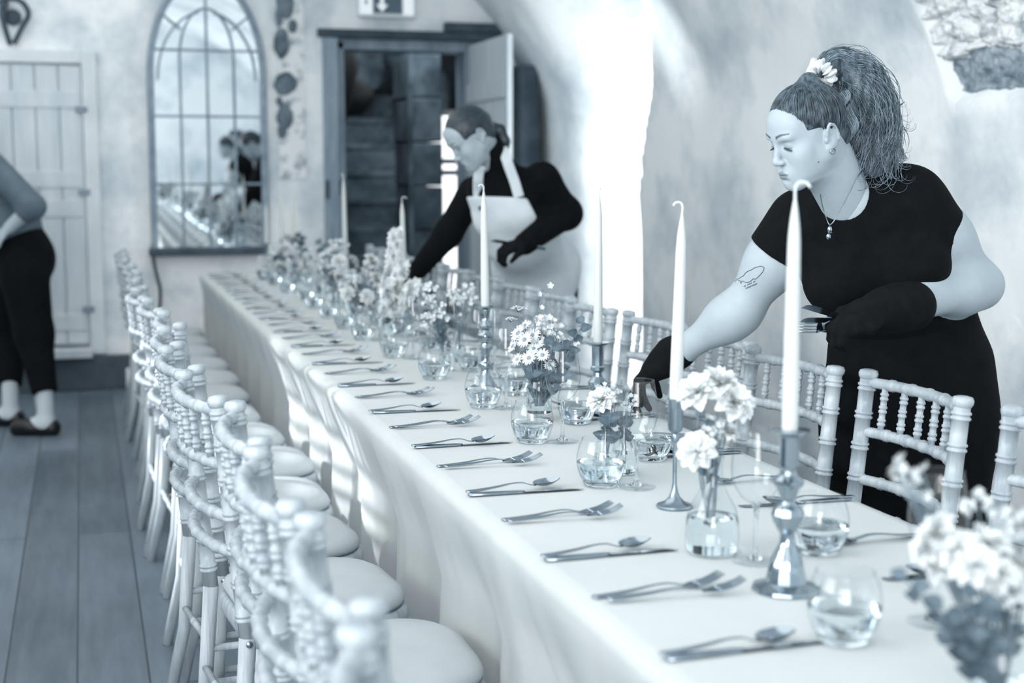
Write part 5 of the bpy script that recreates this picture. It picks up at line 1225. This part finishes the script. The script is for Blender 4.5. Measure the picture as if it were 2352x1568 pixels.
    G = SDF(); G.cone(wrL.lerp(elL, .3), wrL, .048, .038, .01); hand(G, wrL, A(1150, 572, 5.42) - wrL, A(1180, 640, 5.5) - A(1180, 570, 5.45), 1, [(.4, .9, .7), (.5, 1, .8), (.55, 1.0, .8), (.6, 1.0, .8)], .06, 1.0, thumb=(.3, .1), fr=1.12)
    part(G.mesh('glove', .0045), 'glove', 'glove_black')
    # hair drawn back into a low tail
    Hc = SDF(); Hc.ell(hd.w(0, -.012, .013), (.079, .097, .089), .02, 'u', hd.fr); Hc.ell(hd.w(0, -.06, -.04), (.05, .04, .05), .03, 'u', hd.fr)
    Hc.ell(hd.w(0, .105, -.045), (.088, .082, .102), .008, 's', hd.fr)
    for q in (-1, 1): Hc.ell(hd.w(q * .076, .022, -.045), (.04, .044, .044), .008, 's', hd.fr); Hc.ell(hd.w(q * .085, -.014, -.033), (.02, .02, .032), .006, 's', hd.fr)
    Hc.chain([hd.w(0, -.09, .0), A(1128, 292, 5.60), A(1148, 300, 5.60), A(1160, 325, 5.60), A(1164, 340, 5.60)], [.03, .022, .024, .020, .010], .012)
    part(Hc.mesh('hair', .004), 'hair', 'hair_brown')
    return root
make_waitress()
kz = bpy.data.objects.new('table_knife', ME['knife']); COL.objects.link(kz)
bpy.data.objects.remove(kz)
held('knife', A(1128, 553, 5.44), A(1175, 560, 5.46), 'knife held in the glove of the woman in the apron', None, 1.0)

# ================================================================ the person bending at the left edge
def make_left():
    D0 = 7.45; P = lambda u, v, d=0: A(u, v, D0 + d)
    root = empty('person', tuple(P(50, 980).xy) + (0,)); org = Vector(root.location)
    tag(root, 'person in grey blouse and black trousers bending at the plank door, hand on hip', 'person')
    def part(me, name, m): me.transform(Matrix.Translation(-org)); me.name = name; return link(name, me, root, m)
    pel = P(52, 590); waist = P(22, 505); chest = P(-42, 415); nb = P(-78, 340); up = (nb - pel).normalized(); side = _F; fw = Vector(_F).cross(up).normalized(); fw = fw if fw.dot(_R) < 0 else -fw
    tf = [tuple(_F), tuple(fw), tuple(_F.cross(fw))]
    near, far = -.17, .17
    sh, el, wr = P(-22, 378, -.19), P(74, 474, -.22), P(22, 522, -.20); sh2, el2, wr2 = P(-50, 385, .18), P(-120, 470, .2), P(-150, 560, .2)
    hipN, kneeN, ankN = P(58, 640, -.09), P(78, 765, -.09), P(98, 925, -.08); hipF, kneeF, ankF = P(40, 640, .10), P(22, 765, .25), P(18, 905, .38)
    footN, footF = at_z(88, 1000, 0), at_z(8, 978, 0)
    ankN = Vector((footN.x + .04, footN.y, .09)); ankF = Vector((footF.x + .04, footF.y, .09)); left = -_R
    def torso(S, g=0):
        S.ell(chest, (.15 + g, .115 + g, .17 + g), .05, 'u', tf); S.cone(P(-50, 385, .13), P(-42, 385, -.13), .065 + g, .065 + g, .05); S.cone(nb, chest, .06 + g, .10 + g, .05); S.cone(chest, waist, .115 + g, .125 + g, .06, axis=_F, sc=1.2); S.cone(waist, pel, .125 + g, .13 + g, .06, axis=_F, sc=1.2); return S
    fr = frame_facing(5, 30); hd = Head(P(-105, 268), fr, .96)
    hm = hd.sdf(nb - up * .05, .05).mesh('head', .005, lo=np.array(hd.c) - [.2, .18, .28], hi=np.array(hd.c) + [.25, .18, .15])
    B = SDF(); torso(B); B.chain([sh, el, wr], [.05, .042, .032], .03); B.chain([sh2, el2, wr2], [.05, .04, .03], .03)
    hand(B, wr, P(-12, 545, -.19) - wr, P(20, 560, -.1) - P(20, 520, -.1) + _F * .05, 1, (.35, .4, .3), .1, 1.0, thumb=(.3, .4)); hand(B, wr2, Vector((0, 0, -1)), -_R, 1, (.3, .4, .3), .1, 1.0)
    B.ell(pel, (.165, .14, .15), .05, 'u', [tuple(_F), tuple(_R), (0, 0, 1)])
    for h_, k_, a_, ft in ((hipN, kneeN, ankN, footN), (hipF, kneeF, ankF, footF)): B.chain([h_, k_, a_, (a_.x, a_.y, .05)], [.09, .058, .038, .036], .03); B.cone((a_.x, a_.y, .045), Vector((a_.x, a_.y, .03)) + left * .15, .036, .03, .03)
    body = join_mesh('body', hm, B.mesh('trunk', .007)); hd.tint(body, brows=True); part(body, 'body', 'skin')
    S = SDF(); torso(S, .012); S.chain([sh, el], [.075, .068], .03); S.cone(el, el.lerp(wr, .45), .060, .050, .03, cap=True); S.chain([sh2, el2], [.072, .062], .03); S.cone(el2, el2.lerp(wr2, .45), .06, .05, .03, cap=True)
    S.plane(waist - up * .12, -up); S.cone(nb + up * .1, nb, .06, .06, .01, 's'); part(S.mesh('blouse', .007), 'blouse', 'shirt_grey')
    T_ = SDF(); T_.cone(waist - up * .02, pel, .128, .14, .05, axis=_F, sc=1.22); T_.ell(pel + _R * .02 - Vector((0, 0, .02)), (.175, .135, .165), .06, 'u', [tuple(_F), tuple(_R), (0, 0, 1)])
    for h_, k_, a_ in ((hipN, kneeN, ankN), (hipF, kneeF, ankF)): T_.cone(h_, k_, .122, .098, .05); T_.cone(k_, Vector((a_.x, a_.y, .22)), .094, .064, .04, cap=True)
    T_.plane(waist + up * .0, up); part(T_.mesh('trousers', .007), 'trousers', 'cloth_black')
    for a_ in (ankN, ankF):
        S = SDF(); S.cone((a_.x, a_.y, .26), (a_.x, a_.y, .07), .042, .043, .02); S.cone((a_.x, a_.y, .06), Vector((a_.x, a_.y, .05)) + left * .08, .044, .038, .03); part(S.mesh('sock', .005), 'sock', 'sock')
        S = SDF(); S.cone(Vector((a_.x, a_.y, .040)) - left * .03, Vector((a_.x, a_.y, .032)) + left * .15, .046, .038, .02); S.ell(Vector((a_.x, a_.y, .05)) + left * .09, (.07, .045, .035), .03); S.cone(Vector((a_.x, a_.y, .14)) - left * .005, Vector((a_.x, a_.y, .065)) + left * .02, .05, .038, .01, 's'); S.plane((0, 0, .002), (0, 0, -1)); part(S.mesh('shoe', .005), 'shoe', 'shoe')
    Hc = SDF(); Hc.ell(hd.w(0, -.012, .013), (.08, .098, .09), .02, 'u', hd.fr); Hc.ell(hd.w(0, .105, -.045), (.088, .082, .102), .008, 's', hd.fr); Hc.ell(hd.w(0, -.09, -.01), (.04, .04, .04), .02)
    part(Hc.mesh('hair', .006), 'hair', 'hair_brown')
make_left()
